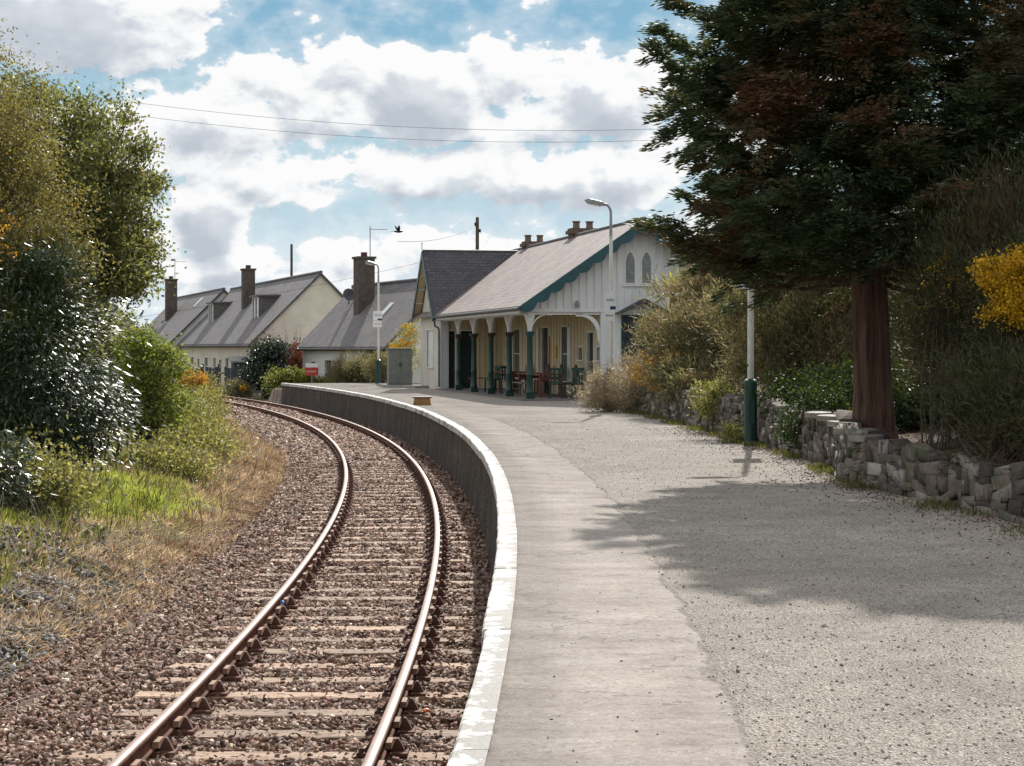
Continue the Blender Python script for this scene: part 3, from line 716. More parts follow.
# ------------------------------------------------------------------ dry stone wall
def stone_hulls(n,seed):
    import bmesh
    r_=np.random.default_rng(seed+100); out=[]
    for k in range(n):
        bm=bmesh.new()
        for c in [(a,b,d) for a in(-1,1) for b in(-1,1) for d in(-1,1)]:
            for q in range(2):
                p=np.array(c)*.5*(1-np.abs(r_.normal(size=3))*.13); bm.verts.new(p)
        bmesh.ops.convex_hull(bm,input=bm.verts)
        lo=[v for v in bm.verts if not v.link_faces]; bmesh.ops.delete(bm,geom=lo,context='VERTS')
        bmesh.ops.bevel(bm,geom=list(bm.edges),offset=.035,segments=1,affect='EDGES')
        bmesh.ops.triangulate(bm,faces=bm.faces)
        bm.verts.index_update(); out.append((np.array([v.co[:] for v in bm.verts]),np.array([[v.index for v in f.verts] for f in bm.faces]))); bm.free()
    return out
def build_wall(name,pts,hfun,label,seed,nx_rows=6,stepends=False):
    r_=np.random.default_rng(seed)
    P=[Vector((a,b,0)) for a,b in pts]; seg=[(P[i+1]-P[i]).length for i in range(len(P)-1)]; tot=sum(seg)
    def at(s):
        for i,l in enumerate(seg):
            if s<=l or i==len(seg)-1:
                d=(P[i+1]-P[i]).normalized(); return P[i]+d*s,d
            s-=l
    root=empty(name,(pts[0][0],pts[0][1],0),0,label,'stone wall')
    V=[];F=[]; import bmesh
    s_off=[0]; hulls=stone_hulls(48,seed)
    def stone(c,d,nrm,w,h,t,tilt):
        hv,hf=hulls[r_.integers(0,len(hulls))]
        q=hv*np.array([w,t,h])
        q[:,0]+=q[:,2]*r_.uniform(-.3,.3); q[:,2]+=q[:,0]*r_.uniform(-.2,.2)
        ct,st=math.cos(tilt),math.sin(tilt); x=q[:,0]*ct-q[:,2]*st; z=q[:,0]*st+q[:,2]*ct
        W=c[None]+x[:,None]*d[None]+q[:,1][:,None]*nrm[None]+z[:,None]*np.array([0,0,1.])[None]
        V.append(W); F.append(hf+s_off[0]); s_off[0]+=len(W)
    z0=-.06
    s=0
    # courses with varying heights, random tilts
    z=z0; row=0
    while z<.85:
        h=r_.uniform(.085,.15); s=-r_.uniform(0,.2)
        while s<tot:
            w=r_.uniform(.22,.58) if r_.random()<.75 else r_.uniform(.10,.2)
            sc=min(max(s+w/2,0),tot); p,d=at(sc); H=hfun(p.y)
            if z+h*.6<H:
                tall=r_.random()<.22
                hh=h*(1.7 if tall else 1.08); ww=min(w,.3) if tall else w
                nrm=np.array([-d.y,d.x,0]); bat=.10*(z/.6)
                c=np.array([p.x,p.y,z+h/2])-nrm*(-.10-bat)*-1 if False else np.array([p.x,p.y,z+hh/2-.01])
                # the face looks towards the path (negative x): push back with height
                back=np.array([d.y,-d.x,0]);  back=back if back[0]>0 else -back
                c=c+back*(.08+bat+r_.uniform(-.025,.03))
                stone(c,np.array([d.x,d.y,0]),back,ww*1.06,hh*1.05,.24,r_.normal()*.13)
            s+=w*.97
        z+=h*.93; row+=1
    npmesh('stonework',np.concatenate(V),np.concatenate(F),'wallstone',root)
    # dark backing core behind the stones; gap darkness put into its colour
    m=MB(); n=int(tot/.3)
    for i in range(n+1):
        p,d=at(tot*i/n); back=Vector((d.y,-d.x,0)); back=back if back.x>0 else -back; H=hfun(p.y)-.04
        a=p+back*.17; b=p+back*.55
        m.v+=[(a.x,a.y,-.3),(a.x,a.y,H-.03),(b.x,b.y,H),(b.x,b.y,-.3)]
    for i in range(n):
        for q in range(3): m.f.append([i*4+q,i*4+4+q,i*4+5+q,i*4+1+q]); m.m.append(0)
    m.f+=[[0,1,2,3],[n*4+3,n*4+2,n*4+1,n*4]]; m.m+=[0,0]
    m.build('core',['darkgap'],root,world=True)
    return root
hf1=lambda y: np.interp(y/K,[5,9,10.5,12.4],[.48,.48,.46,.53])+.02*math.sin(y*5.1)
hf2=lambda y: np.interp(y/K,[12.4,14,16,20,27],[.60,.66,.70,.68,.66])+.03*math.sin(y*3.3)
w1=build_wall('dry_stone_wall',WALL[:6],hf1,'low dry stone retaining wall in the right foreground, in tree shade with grass along its foot',21)
w2=build_wall('dry_stone_wall',[WALL[5]]+WALL[6:],hf2,'far stretch of low dry stone wall behind the near green-based lamp post, running to the dry bush',22)
def capstones():
    rnd=random.Random(2)
    for (x,y,z,w,l,a) in [(4.28,12.75,.60,.42,.52,.35),(4.30,13.3,.645,.40,.5,.2),(4.38,13.85,.69,.40,.42,.5),(4.33,14.4,.70,.36,.4,.1),(4.22,12.2,.565,.4,.45,-.1)]:
        m=MB(); pts=[]
        for k in range(7):
            an=2*PI*k/7; pts.append((math.cos(an)*w/2*rnd.uniform(.85,1.15),math.sin(an)*l*.85*rnd.uniform(.85,1.15)))
        m.prism(pts,(x,y*K,z-.075),(math.cos(a),math.sin(a),rnd.uniform(-.03,.03)),(-math.sin(a),math.cos(a),.0),(0,0,.075))
        bevel(m.build('capstone',['capstone'],w2,world=True),.012,2)
capstones()

# ------------------------------------------------------------------ lamp posts
def lamp_post(loc,label,sign,armdir,face=0):
    root=empty('lamp_post',loc,0,label,'lamp post','tubular lamp posts along the platform')
    m=MB(); m.lathe([(.125,0),(.125,.04),(.108,.06),(.108,1.02),(.116,1.04),(.10,1.07),(.055,1.09)],seg=14); m.box(-.05,-.118,.35,.05,-.10,.75)
    smooth_by_angle(m.build('base_cabinet',['green'],root))
    m=MB(); m.lathe([(.054,1.08),(.050,3.6),(.044,4.45),(.04,4.46)],seg=14); smooth_by_angle(m.build('pole',['lampwhite'],root),40)
    a=Vector((math.cos(armdir),math.sin(armdir),0))
    m=MB(); pts=[Vector((0,0,4.4)),Vector((0,0,5.05))]
    for k in range(1,7):
        t=k/6*PI/2*.88; pts.append(Vector((0,0,5.05))+a*(.16*(1-math.cos(t)))+Vector((0,0,.24*math.sin(t))))
    pts.append(pts[-1]+a*.06+Vector((0,0,.012)))
    m.tube(pts,[.045]+[.034]*(len(pts)-1),10); smooth_by_angle(m.build('bracket_arm',['lampgrey'],root),40)
    e=pts[-1]; yv=Vector((-a.y,a.x,0)); up=Vector((0,0,1)); d=(a+up*.22).normalized(); w=up-d*up.dot(d); w.normalize()
    m=MB(); prof=[(-.05,-.02),(.0,-.045),(.42,-.05),(.50,-.02),(.48,.03),(.38,.07),(.05,.06),(-.05,.03)]
    m.prism(prof,e-yv*.085,d,w,yv*.17); h=m.build('lamp_head',['lampgrey'],root); bevel(h,.02,2)
    m=MB(); m.prism([(.1,-.085),(.40,-.085),(.45,-.05),(.05,-.047)],e-yv*.07,d,w,yv*.14); m.build('lamp_lens',['lens'],h)
    if sign:
        ca,sa=math.cos(face),math.sin(face); ux=Vector((ca,sa,0)); uy=Vector((-sa,ca,0)); zc,wd,off=sign
        o=Vector((off,0,zc))-uy*.085
        b=MB(); b.prism([(-wd/2,0),(wd/2,0),(wd/2,.42),(-wd/2,.42)],o,ux,up,uy*.014); b.prism([(-wd/2-.01,-.28),(wd/2-.02,-.28),(wd/2-.02,-.012),(-wd/2-.01,-.012)],o,ux,up,uy*.014)
        b.box(-.07,-.07,zc+.1,.07,.02,zc+.13); b.box(-.07,-.07,zc-.2,.07,.02,zc-.17)
        s=b.build('sign_board',['sign'],root)
        b=MB(); f=o-uy*.004
        b.prism([(-wd/2+.02 if not off<0 else .0,.01),(wd/2,.01),(wd/2,.09),(-wd/2+.02 if not off<0 else 0,.09)],f,ux,up,uy*.006); b.build('stripe',['purple'],s)
        b=MB(); rr=random.Random(4)
        def word(x0,x1,z0,z1):
            x=x0
            while x<x1:
                ww=rr.uniform(.018,.03); z=rr.choice([z1,z1-.02,z1-.02]); b.prism([(x,z0),(x+.009,z0),(x+.009,z),(x,z)],f,ux,up,uy*.006)
                zz=rr.uniform(z0,z1-.02); b.prism([(x+.009,zz),(x+ww-.006,zz),(x+ww-.006,zz+.012),(x+.009,zz+.012)],f,ux,up,uy*.006); x+=ww
        word(-wd*.32,wd*.34,.22,.29); word(-wd*.42,-wd*.12,-.17,-.11); word(-wd*.04,wd*.38,-.17,-.11)
        b.build('lettering',['signmark'],s)
    return root
lamp_post((3.95,16.95*K,0),'nearest lamp post, standing against the stone wall under the conifer, green base and white pole',(2.86,.42,-.02),R(172),R(8))
lamp_post((2.54,26.3*K,0),'middle lamp post with a white sign, in front of the station gable',(2.58,.29,-.04),R(168),R(12))
lamp_post((-5.87,45.0*K,0),'farthest lamp post with a white sign, left of the station beside the grey cabinet',(2.8,.40,-.02),R(150),R(-5))

# ------------------------------------------------------------------ station building (local x = t across, y = s along)
def wall_open(mb,x0,y0,x1,y1,z0,z1,th,ops,mi=0):
    """wall from (x0,y0) to (x1,y1), openings = (a,b,zb,zt) along its length"""
    d=Vector((x1-x0,y1-y0,0)); L=d.length; Mx=Matrix.Translation((x0,y0,0))@Matrix.Rotation(math.atan2(d.y,d.x),4,'Z')
    s=0
    for a,b,zb,zt in sorted(ops):
        if a>s: mb.box(s,0,z0,a,th,z1,mi,Mx)
        if zb>z0: mb.box(a,0,z0,b,th,zb,mi,Mx)
        if zt<z1: mb.box(a,0,zt,b,th,z1,mi,Mx)
        s=b
    if s<L: mb.box(s,0,z0,L,th,z1,mi,Mx)
    return Mx,L
def battens(mb,Mx,L,z0,z1,ops,step=.25,ztop=None,mi=0,w=.042,d=.032):
    n=int(L/step)
    for i in range(n+1):
        x=min(max(.02,i*step),L-.02)
        spans=[(z0,z1 if ztop is None else ztop(x))]
        for a,b,zb,zt in ops:
            if a-.07<x<b+.07:
                ns=[]
                for p,q in spans:
                    if zb-.07>p: ns.append((p,min(q,zb-.07)))
                    if zt+.07<q: ns.append((max(p,zt+.07),q))
                spans=ns
        for p,q in spans:
            if q-p>.05: mb.box(x-w/2,-d,p,x+w/2,.002,q,mi,Mx)
def door(root,Mx,a,b,zb,zt,mat,name='door',frame='white',glass=False,depth=.06):
    m=MB(); m.box(a+.002,depth,zb,b-.002,depth+.04,zt-.002,0,Mx)
    if not glass:
        w=b-a
        for (p,q) in ((.12,.40),(.46,.88)):
            m.box(a+w*.15,depth-.012,zb+(zt-zb)*p,b-w*.15,depth+.002,zb+(zt-zb)*q,0,Mx)
    d=m.build(name,[mat],root)
    f=MB(); fw=.055
    f.box(a-fw,-.03,zb,a,.035,zt+fw,0,Mx); f.box(b,-.03,zb,b+fw,.035,zt+fw,0,Mx); f.box(a,-.03,zt,b,.035,zt+fw,0,Mx)
    if zb>.2: f.box(a-fw-.03,-.06,zb-.05,b+fw+.03,.03,zb,0,Mx)
    if glass and (zt-zb)>.8: f.box(a,.02,(zb+zt)/2-.02,b,.05,(zb+zt)/2+.02,0,Mx)
    f.build('frame',[frame],d)
    return d
def bargeboard(mb,o,ax,slope_pts,width,dep,nsc,up=Vector((0,0,1))):
    """scalloped board below the roof slope from p0 (foot) to p1 (ridge) in the plane (ax,up)"""
    (u0,z0),(u1,z1)=slope_pts; L=math.hypot(u1-u0,z1-z0); d=((u1-u0)/L,(z1-z0)/L); n=(d[1],-d[0]) if d[0]>0 else (-d[1],d[0])
    if n[1]>0: n=(-n[0],-n[1])
    pts=[(0,0),(L,0)]
    N=nsc; bot=[]
    for i in range(N):
        a=L*i/N; b=L*(i+1)/N; w=b-a
        for k in range(6):
            t=k/6; bot.append((a+w*t,width*.70+width*.38*math.sin(PI*t)))
    bot.append((L,width*.7))
    pts=[(u,0) for u in (0,L)]+[(u,v) for u,v in bot[::-1]]
    P2=[(u0+d[0]*u+n[0]*v,z0+d[1]*u+n[1]*v) for u,v in pts]
    mb.prism(P2,o,ax,up,dep)
def build_station():
    root=empty('station_building',(.55,57.4,0),math.atan2(.205,.979),'white and cream boarded station building with slate roof, teal scalloped bargeboards and a green-columned verandah','station building')
    TE,TR,ZE,ZR=-.43,3.47,2.80,5.48; TW=6.94; TI=2.26; SW=15.3
    k=(ZR-ZE)/(TR-TE)
    roofz=lambda t: ZE+(t-TE)*k if t<TR else ZR-(t-TR)*k
    LS=20.3
    # inner wall facing the track
    ops=[(.99,1.75,.02,2.08),(.18,.58,1.22,1.62),(2.42,2.92,1.22,1.62),(4.46,5.31,.5,2.30),(7.3,8.27,.02,2.30),(12.0,13.2,.5,2.28)]
    m=MB(); 
    # wall runs +y; build from far to near so that the outer face looks to -x
    L=SW; conv=[(L-b,L-a,zb,zt) for a,b,zb,zt in ops]
    Mx,_=wall_open(m,TI,L,TI,0,0,3.6,.12,conv); battens(m,Mx,L,0.0,2.95,conv,.42,w=.045)
    m.build('wall',['cream'],root)
    door(root,Mx,*conv[0],'darkdoor'); 
    for i in (1,2): door(root,Mx,*conv[i],'glass','window',glass=True)
    door(root,Mx,*conv[3],'glass','window',glass=True); door(root,Mx,*conv[4],'darkdoor'); door(root,Mx,*conv[5],'glass','window',glass=True)
    # white shutters and a notice on that wall
    for a,b in ((3.95,4.3),(8.75,9.0)):
        s=MB(); s.box(L-b,-.05,.45,L-a,-.02,2.3,0,Mx)
        for q in range(10): s.box(L-b+.03,-.062,.5+q*.17,L-a-.03,-.05,.6+q*.17,0,Mx)
        s.build('shutter',['white'],root)
    s=MB(); s.box(L-6.3,-.045,1.25,L-5.98,-.024,1.68,0,Mx); s.build('notice',['notice'],root)
    s=MB(); s.box(L-7.15,-.05,.6,L-6.95,-.024,2.0,0,Mx); s.build('red_board',['redpaint'],root)
    # back wall of the verandah
    m=MB(); ops=[(.15,.40,.02,2.25),(.62,1.10,.02,2.25)]
    Mx,_=wall_open(m,0,SW,TI,SW,0,2.9,.12,ops); battens(m,Mx,TI,0,2.95,ops,.22); m.build('wall',['cream'],root)
    for o in ops: door(root,Mx,*o,'darkdoor')
    # gable front: lower boarded wall with arched window, upper boarded gable
    m=MB(); GW=TW; opsl=[(2.9-TI,4.15-TI,1.0,2.62)]
    Mx,_=wall_open(m,TI,0,TW,0,0,2.77,.12,opsl); battens(m,Mx,TW-TI,0,2.79,opsl,.24)
    # upper gable polygon with overlapping battens
    poly=[(0,2.77),(TW,2.77),(TW,roofz(TW)-.06),(TR,ZR-.06),(0,roofz(0)-.06)]
    m.prism(poly,(0,-.012,0),(1,0,0),(0,0,1),(0,.12,0))
    M0=Matrix.Translation((0,-.012,0)); xs=np.arange(.12,TW,.24)
    lanc=[(3.00,3.30,3.60,4.58),(3.52,3.82,3.60,4.58)]
    for x in xs:
        spans=[(2.79,roofz(x)-.10)]
        for a,b,zb,zt in lanc:
            if a-.06<x<b+.06: spans=[(p,q) for (p,q) in ((2.79,zb-.12),(zt+.12,roofz(x)-.10))]
        for p,q in spans:
            if q>p: m.box(x-.022,-.045,p,x+.022,-.010,q)
    m.box(-.02,-.05,2.70,TW+.02,-.012,2.80)
    m.build('gable_wall',['whiteboard'],root)
    # lancets
    for a,b,zb,zt in lanc:
        w=(b-a)/2; cx=(a+b)/2; zs=zt-.34
        def arch(w,zb,zt,zs,n=6):
            p=[(cx-w,zb),(cx+w,zb),(cx+w,zs)]
            for i in range(1,n): t=i/n; p.append((cx+w*(1-t**1.6),zs+(zt-zs)*(t**.75)))
            p.append((cx,zt))
            for i in range(n-1,0,-1): t=i/n; p.append((cx-w*(1-t**1.6),zs+(zt-zs)*(t**.75)))
            p.append((cx-w,zs)); return p
        f=MB(); f.prism(arch(w+.045,zb-.03,zt+.06,zs),(0,-.040,0),(1,0,0),(0,0,1),(0,.03,0)); fo=f.build('window',['white'],root)
        g=MB(); g.prism(arch(w-.01,zb+.01,zt-.01,zs),(0,-.052,0),(1,0,0),(0,0,1),(0,.012,0)); g.build('pane',['lampgrey'],fo)
        h=MB(); 
        for q in range(12):
            zz=zb+.04+q*.075
            ww=w-.02 if zz<zs else (w-.02)*max(.1,(1-((zz-zs)/(zt-zs))**1.5))
            h.box(cx-ww,-.060,zz,cx+ww,-.050,zz+.03)
        h.build('louvre',['cabinet'],fo)
    m=MB(); m.box(2.92,-.09,3.50,3.90,-.01,3.555); m.build('sill',['white'],root)
    # arched window of the lower wall with hood
    a,b=2.9,4.15; cx=(a+b)/2
    win=MB(); win.box(a,-.0+.05,1.0,b,.07,2.62); wo=win.build('window',['glass'],root)
    fr=MB()
    for x in (a,(a*2+b)/3,(a+2*b)/3,b): fr.box(x-.03,-.035,1.0,x+.03,.05,2.62)
    for z in (1.0,1.45,1.95,2.3,2.6): fr.box(a,-.03,z-.02,b,.045,z+.02)
    fr.build('frame',['green'],wo)
    hd=MB(); hd.prism([(a-.25,2.66),(cx,3.12),(b+.25,2.66),(b+.15,2.64),(cx,3.0),(a-.15,2.64)],(0,-.45,0),(1,0,0),(0,0,1),(0,.44,0)); hd.build('window_hood',['slate_wing'],root)
    lp=MB(); lp.lathe([(.02,2.84),(.07,2.86),(.08,2.96),(.03,3.04)],(1.45,-.14),8); lp.box(1.43,-.13,3.0,1.47,-.01,3.03); lp.build('wall_lamp',['lampgrey'],root)
    # far walls
    m=MB(); m.box(TW-.12,.12,0,TW,LS,roofz(TW)-.05); m.box(TI,LS,0,TW,LS+.12,2.8); m.prism([(0,2.8),(TW,2.8),(TR,ZR-.06)],(0,LS,0),(1,0,0),(0,0,1),(0,.12,0)); m.box(0.,20.1,0,.12,LS,2.9); m.build('rear_wall',['whiteboard'],root)
    # corner pilaster at inner wall end + wing near side strip
    m=MB(); m.box(TI-.05,-.03,0,TI+.13,.05,2.72); m.build('corner_board',['whiteboard'],root)
    # main roof
    th=.07; y0,y1=-.5,LS+.4
    m=MB()
    nrm=Vector((-k,0,1)).normalized()*th
    A=[Vector((TE,y0,ZE)),Vector((TE,y1,ZE)),Vector((TR,y1,ZR)),Vector((TR,y0,ZR))]
    m.add(A+[p+Vector((0,0,th)) for p in A],[(0,1,2,3),(7,6,5,4),(0,4,5,1),(3,2,6,7),(0,3,7,4),(1,5,6,2)])
    A=[Vector((TR,y0,ZR)),Vector((TR,y1,ZR)),Vector((2*TR-TE,y1,ZE)),Vector((2*TR-TE,y0,ZE))]
    m.add(A+[p+Vector((0,0,th)) for p in A],[(0,1,2,3),(7,6,5,4),(0,4,5,1),(3,2,6,7),(0,3,7,4),(1,5,6,2)])
    roof=m.build('roof',['slate_main'],root)
    m=MB(); m.tube([(TR,y0-.02,ZR+th),(TR,y1,ZR+th)],.07,8); m.build('ridge',['lead'],roof)
    m=MB(); m.tube([(TE-.03,y0,ZE-.02),(TE-.03,15.1,ZE-.03)],.055,8); m.build('gutter',['lead'],root)
    # wing
    sr,zr=17.65,5.38; s0,s1,ze=14.95,20.4,2.66; tg=-.48; ti=TE+(zr-th-ZE)/k+.05
    m=MB()
    def slab(pts,off):
        n=len(pts); B=[p+Vector(off) for p in pts]; m.add(pts+B,[list(range(n)),list(range(n,2*n))[::-1]]+[(i,(i+1)%n,n+(i+1)%n,n+i) for i in range(n)])
    tv=TE+(ze-ZE)/k
    slab([Vector((tg,s0,ze)),Vector((tg,sr,zr)),Vector((ti,sr,zr)),Vector((TE+.0,s0+.08,ze+.14))],(0,-.03,.06))
    slab([Vector((tg,s1,ze)),Vector((tg,sr,zr)),Vector((ti,sr,zr)),Vector((TE+.0,s1-.08,ze+.14))],(0,.03,.06))
    wr=m.build('roof',['slate_wing'],root)
    m=MB(); m.tube([(tg,sr,zr+.07),(ti+.1,sr,zr+.07)],.06,8); m.build('ridge',['lead'],wr)
    tw=-.17
    m=MB(); ops=[(.75,1.75,.75,1.55),(.75,1.75,1.62,2.2)]
    wl=4.75; y_a=15.32
    # wing gable wall, outer face looks to -x
    Mw,_=wall_open(m,tw,y_a+wl,tw,y_a,0,2.7,.12,[(1.6,3.2,.85,2.30)])
    m.prism([(y_a,2.7),(y_a+wl,2.7),(sr,zr-.25)],(tw,0,0),(0,1,0),(0,0,1),(.12,0,0))
    m.box(tw+.12,y_a,0,.02,y_a+.12,2.7); m.box(tw+.12,y_a+wl-.12,0,2.4,y_a+wl,2.7)
    m.build('wing_wall',['harl'],root)
    door(root,Mw,1.6,3.2,.85,2.30,'white','window',glass=True,depth=.05)
    m=MB(); Mn=Matrix.Identity(4)
    m.box(tw-.02,15.18,0,.14,15.32,2.72)
    for q in range(3): m.box(tw+.02+q*.1,15.15,0,tw+.05+q*.1,15.185,2.72)
    m.build('corner_board',['whiteboard'],root)
    # wing bargeboards
    for (ya,yb) in ((s0,sr),(s1,sr)):
        m=MB(); bargeboard(m,(tg-.01,0,0),Vector((0,1,0)),((ya,ze+.05),(yb,zr+.06)),.20,Vector((-.04,0,0)),7); m.build('bargeboard',['teal'],root)
    m=MB()
    for q in range(5):
        f=q/5+.1; z=ze+(zr-ze)*f
        for ya in (s0,s1): y=ya+(sr-ya)*f; m.box(tg+.02,y-.04,z-.1,tw,y+.04,z-.03)
    m.build('rafter_ends',['whiteboard'],root)
    m=MB()
    for ya in (s0,s1): m.poly([(tg+.01,ya,ze-.02),(tg+.01,sr,zr-.03),(tw,sr,zr-.03),(tw,ya,ze-.02)])
    m.build('soffit',['cream'],root,recalc=False)
    m=MB(); m.tube([(-.46,15.0,2.72),(-.42,15.1,2.45),(-.26,15.12,2.35),(-.25,15.12,2.2),(-.25,15.12,.1)],.035,8); m.build('downpipe',['teal'],root)
    m=MB(); m.tube([(tg-.03,sr,zr+.1),(tg-.03,sr,zr+.32)],.02,6); m.lathe([(.0,zr+.3),(.045,zr+.35),(.0,zr+.42)],(tg-.03,sr),8); m.build('finial',['white'],root)
    # main bargeboards at the near gable
    yb=-.52
    for (ta,n) in ((TE-.02,9),(2*TR-TE+.02,9)):
        m=MB(); bargeboard(m,(0,yb,0),Vector((1,0,0)),((ta,ZE+.05),(TR,ZR+.07)),.30,Vector((0,-.04,0)),n); m.build('bargeboard',['teal'],root)
    # verandah: floor, beam, valance, columns
    m=MB(); m.box(-.35,-.35,.004,TI,SW-.01,.05); m.build('verandah_floor',['porchfloor'],root)
    m=MB(); m.box(-.07,.0,2.62,.07,15.1,2.76); m.box(.07,.02,2.62,TI-.03,.12,2.70); m.build('beam',['white'],root)
    m=MB(); n=110
    for q in range(n):
        y=-.3+15.3*q/n; w=15.3/n
        m.prism([(y,2.80),(y+w*.96,2.80),(y+w*.96,2.70),(y+w*.5,2.63),(y,2.70)],(-.40,0,0),(0,1,0),(0,0,1),(.02,0,0))
    m.build('valance',['white'],root)
    for q in range(5):
        y=.06+q*3.05
        m=MB(); m.box(-.13,y-.13,.05,.13,y+.13,.20); m.lathe([(.115,.2),(.13,.24),(.10,.30),(.095,.75),(.115,.78),(.095,.82),(.085,1.92),(.10,1.95),(.09,1.98),(.15,2.05),(.16,2.10)],(0,y),12)
        c=m.build('column',['green'],root); smooth_by_angle(c,35)
        t=MB(); t.box(-.14,y-.14,2.04,.14,y+.14,2.11); t.lathe([(.09,1.94),(.14,2.04)],(0,y),12); t.build('capital',['cap' if q else 'teal'],c)
        p=MB(); p.prism([(-.055,2.11),(.055,2.11),(.065,2.28),(.13,2.5),(.16,2.62),(-.16,2.62),(-.13,2.5),(-.065,2.28)],(0,y-.05,0),(1,0,0),(0,0,1),(0,.10,0))
        def brk(sg,L,H,wd,axis):
            pts=[]; N=8
            for i in range(N+1):
                a=i/N*PI/2; pts.append((.06+(L)*(1-math.cos(a)),2.62-H+H*math.sin(a)))
            inner=[(.06,2.62)]
            poly=[(.055,2.62-H-.12)]+[(u,z) for u,z in pts[:-1]]+[(.06+L+.10,2.62-.02),(.06+L+.10,2.62),(.06+L-.12,2.62)]+[(.06+(L-.12)*(1-math.cos(a)),2.62-(H-.10)+(H-.10)*math.sin(a)) for a in [PI/2*i/6 for i in range(5,-1,-1)]]+[(.055,2.62-H+.1)]
            ax=Vector((sg,0,0)) if axis=='x' else Vector((0,sg,0)); dp=Vector((0,wd,0)) if axis=='x' else Vector((wd,0,0))
            o=Vector((0,y,0))-dp/2
            p.prism(poly,o,ax,Vector((0,0,1)),dp)
        if q: brk(-1,.55,.46,.07,'y')
        brk(1,.55,.46,.07,'y')
        # solid web inside the bracket
        for sg in ((-1,1) if q else (1,)):
            p.prism([(.06,2.15),(.10,2.3),(.20,2.5),(.30,2.62),(.06,2.62)],(-.012,y,0),(0,sg,0),(0,0,1),(.024,0,0))
        if q==0: brk(1,.55,.52,.07,'x')
        p.build('post_bracket',['white'],root)
    m=MB(); y=.06
    pts=[(2.38,1.75),(2.38,2.0)]+[(2.38-.6*(1-math.cos(a)),2.0+.62*math.sin(a)) for a in [PI/2*i/8 for i in range(1,9)]]+[(1.6,2.62),(1.6,2.70),(1.85,2.70)]+[(2.30-.45*(1-math.cos(a))+.08,2.15+.5*math.sin(a)) for a in [PI/2*i/6 for i in range(5,-1,-1)]]
    m.prism([(TI-.05,1.70),(TI-.13,1.85)]+[(TI-.13-.55*(1-math.cos(a)),1.95+.62*math.sin(a)) for a in [PI/2*i/8 for i in range(9)]]+[(TI-.81,2.57),(TI-.81,2.66),(TI-.63,2.66)]+[(TI-.05-.50*(1-math.cos(a)),2.12+.5*math.sin(a)) for a in [PI/2*i/8 for i in range(8,-1,-1)]],(0,.02,0),(1,0,0),(0,0,1),(0,.07,0))
    m.build('post_bracket',['white'],root)
    # chimneys
    for (s,t,w,hh) in ((8.6,3.8,1.1,5.82),(16.6,3.8,1.0,5.80)):
        m=MB(); m.box(t-w/2+.08,s-.28,4.7,t+w/2-.08,s+.28,hh-.2); m.box(t-w/2,s-.36,hh-.2,t+w/2,s+.36,hh-.08); m.box(t-w/2+.06,s-.31,hh-.08,t+w/2-.06,s+.31,hh)
        c=m.build('chimney',['brick'],root)
        for dx in (-.24,.24):
            p=MB(); p.lathe([(.15,hh),(.125,hh+.04),(.12,hh+.20),(.15,hh+.22),(.15,hh+.26),(.11,hh+.27)],(t+dx,s),12); smooth_by_angle(p.build('chimney_pot',['pot'],c),40)
    return root
ST=build_station()
ST_M=Matrix.Translation(ST.location)@Matrix.Rotation(ST.rotation_euler.z,4,'Z')
def stl(t,s,z=.05): return tuple(ST_M@Vector((t,s,z)))
srz=ST.rotation_euler.z
# furniture under the verandah
def table(loc,rz,L,label,mat='redwood'):
    r=empty('picnic_table',loc,rz,label,'table')
    m=MB()
    for q in range(5): m.box(-.38+q*.155,-L/2,.70,-.38+q*.155+.14,L/2,.735)
    m.build('tabletop',[mat],r)
    for sy in (-1,1):
        for sx in (-1,1):
            m=MB(); m.box(sx*.33-.04,sy*(L/2-.15)-.04,0,sx*.33+.04,sy*(L/2-.15)+.04,.70); m.build('leg',[mat],r)
        m=MB(); m.box(-.33,sy*(L/2-.15)-.02,.55,.33,sy*(L/2-.15)+.02,.65); m.build('rail',[mat],r)
    return r
def bench(loc,rz,L,label,mat):
    r=empty('bench',loc,rz,label,'bench')
    m=MB()
    for q in range(3): m.box(-.2+q*.14,-L/2,.42,-.2+q*.14+.12,L/2,.45)
    m.build('seat',[mat],r)
    for sy in (-1,1):
        m=MB(); m.box(-.18,sy*(L/2-.12)-.03,0,-.12,sy*(L/2-.12)+.03,.42); m.box(.1,sy*(L/2-.12)-.03,0,.16,sy*(L/2-.12)+.03,.42); m.box(-.18,sy*(L/2-.12)-.02,.2,.16,sy*(L/2-.12)+.02,.25); m.build('leg_frame',[mat],r)
    return r
def chair(loc,rz,label,mat,round_back=False,group=None):
    r=empty('chair',loc,rz,label,'chair',group)
    m=MB(); m.box(-.22,-.22,.42,.22,.22,.46); bevel(m.build('seat',[mat],r),.01)
    for sx in (-1,1):
        for sy in (-1,1): m=MB(); m.box(sx*.19-.022,sy*.19-.022,0,sx*.19+.022,sy*.19+.022,.42); m.build('leg',[mat],r)
    m=MB()
    if round_back:
        pts=[(-.25,.62)]+[(-.25+.5*i/8,.82+.20*math.sin(PI*i/8)) for i in range(9)]+[(.25,.62)]
        m.prism(pts,(.20,0,0),(0,1,0),(0,0,1),(.04,0,0)); m.box(.2,-.2,.46,.24,-.16,.62); m.box(.2,.16,.46,.24,.2,.62)
    else:
        for y in (-.20,-.09,.02,.13): m.box(.19,y,.46,.22,y+.05,.90)
        m.box(.18,-.22,.86,.23,.22,.94)
    m.build('backrest',[mat],r)
    return r
table(stl(1.0,3.1),srz,3.4,'long red-brown wooden table under the verandah behind the front columns')
table(stl(1.1,8.2),srz,2.4,'second red-brown wooden table, deeper in the verandah','redwood')
bench(stl(.45,3.3),srz,1.9,'pale silvered wooden bench at the near side of the long red table','greywood')
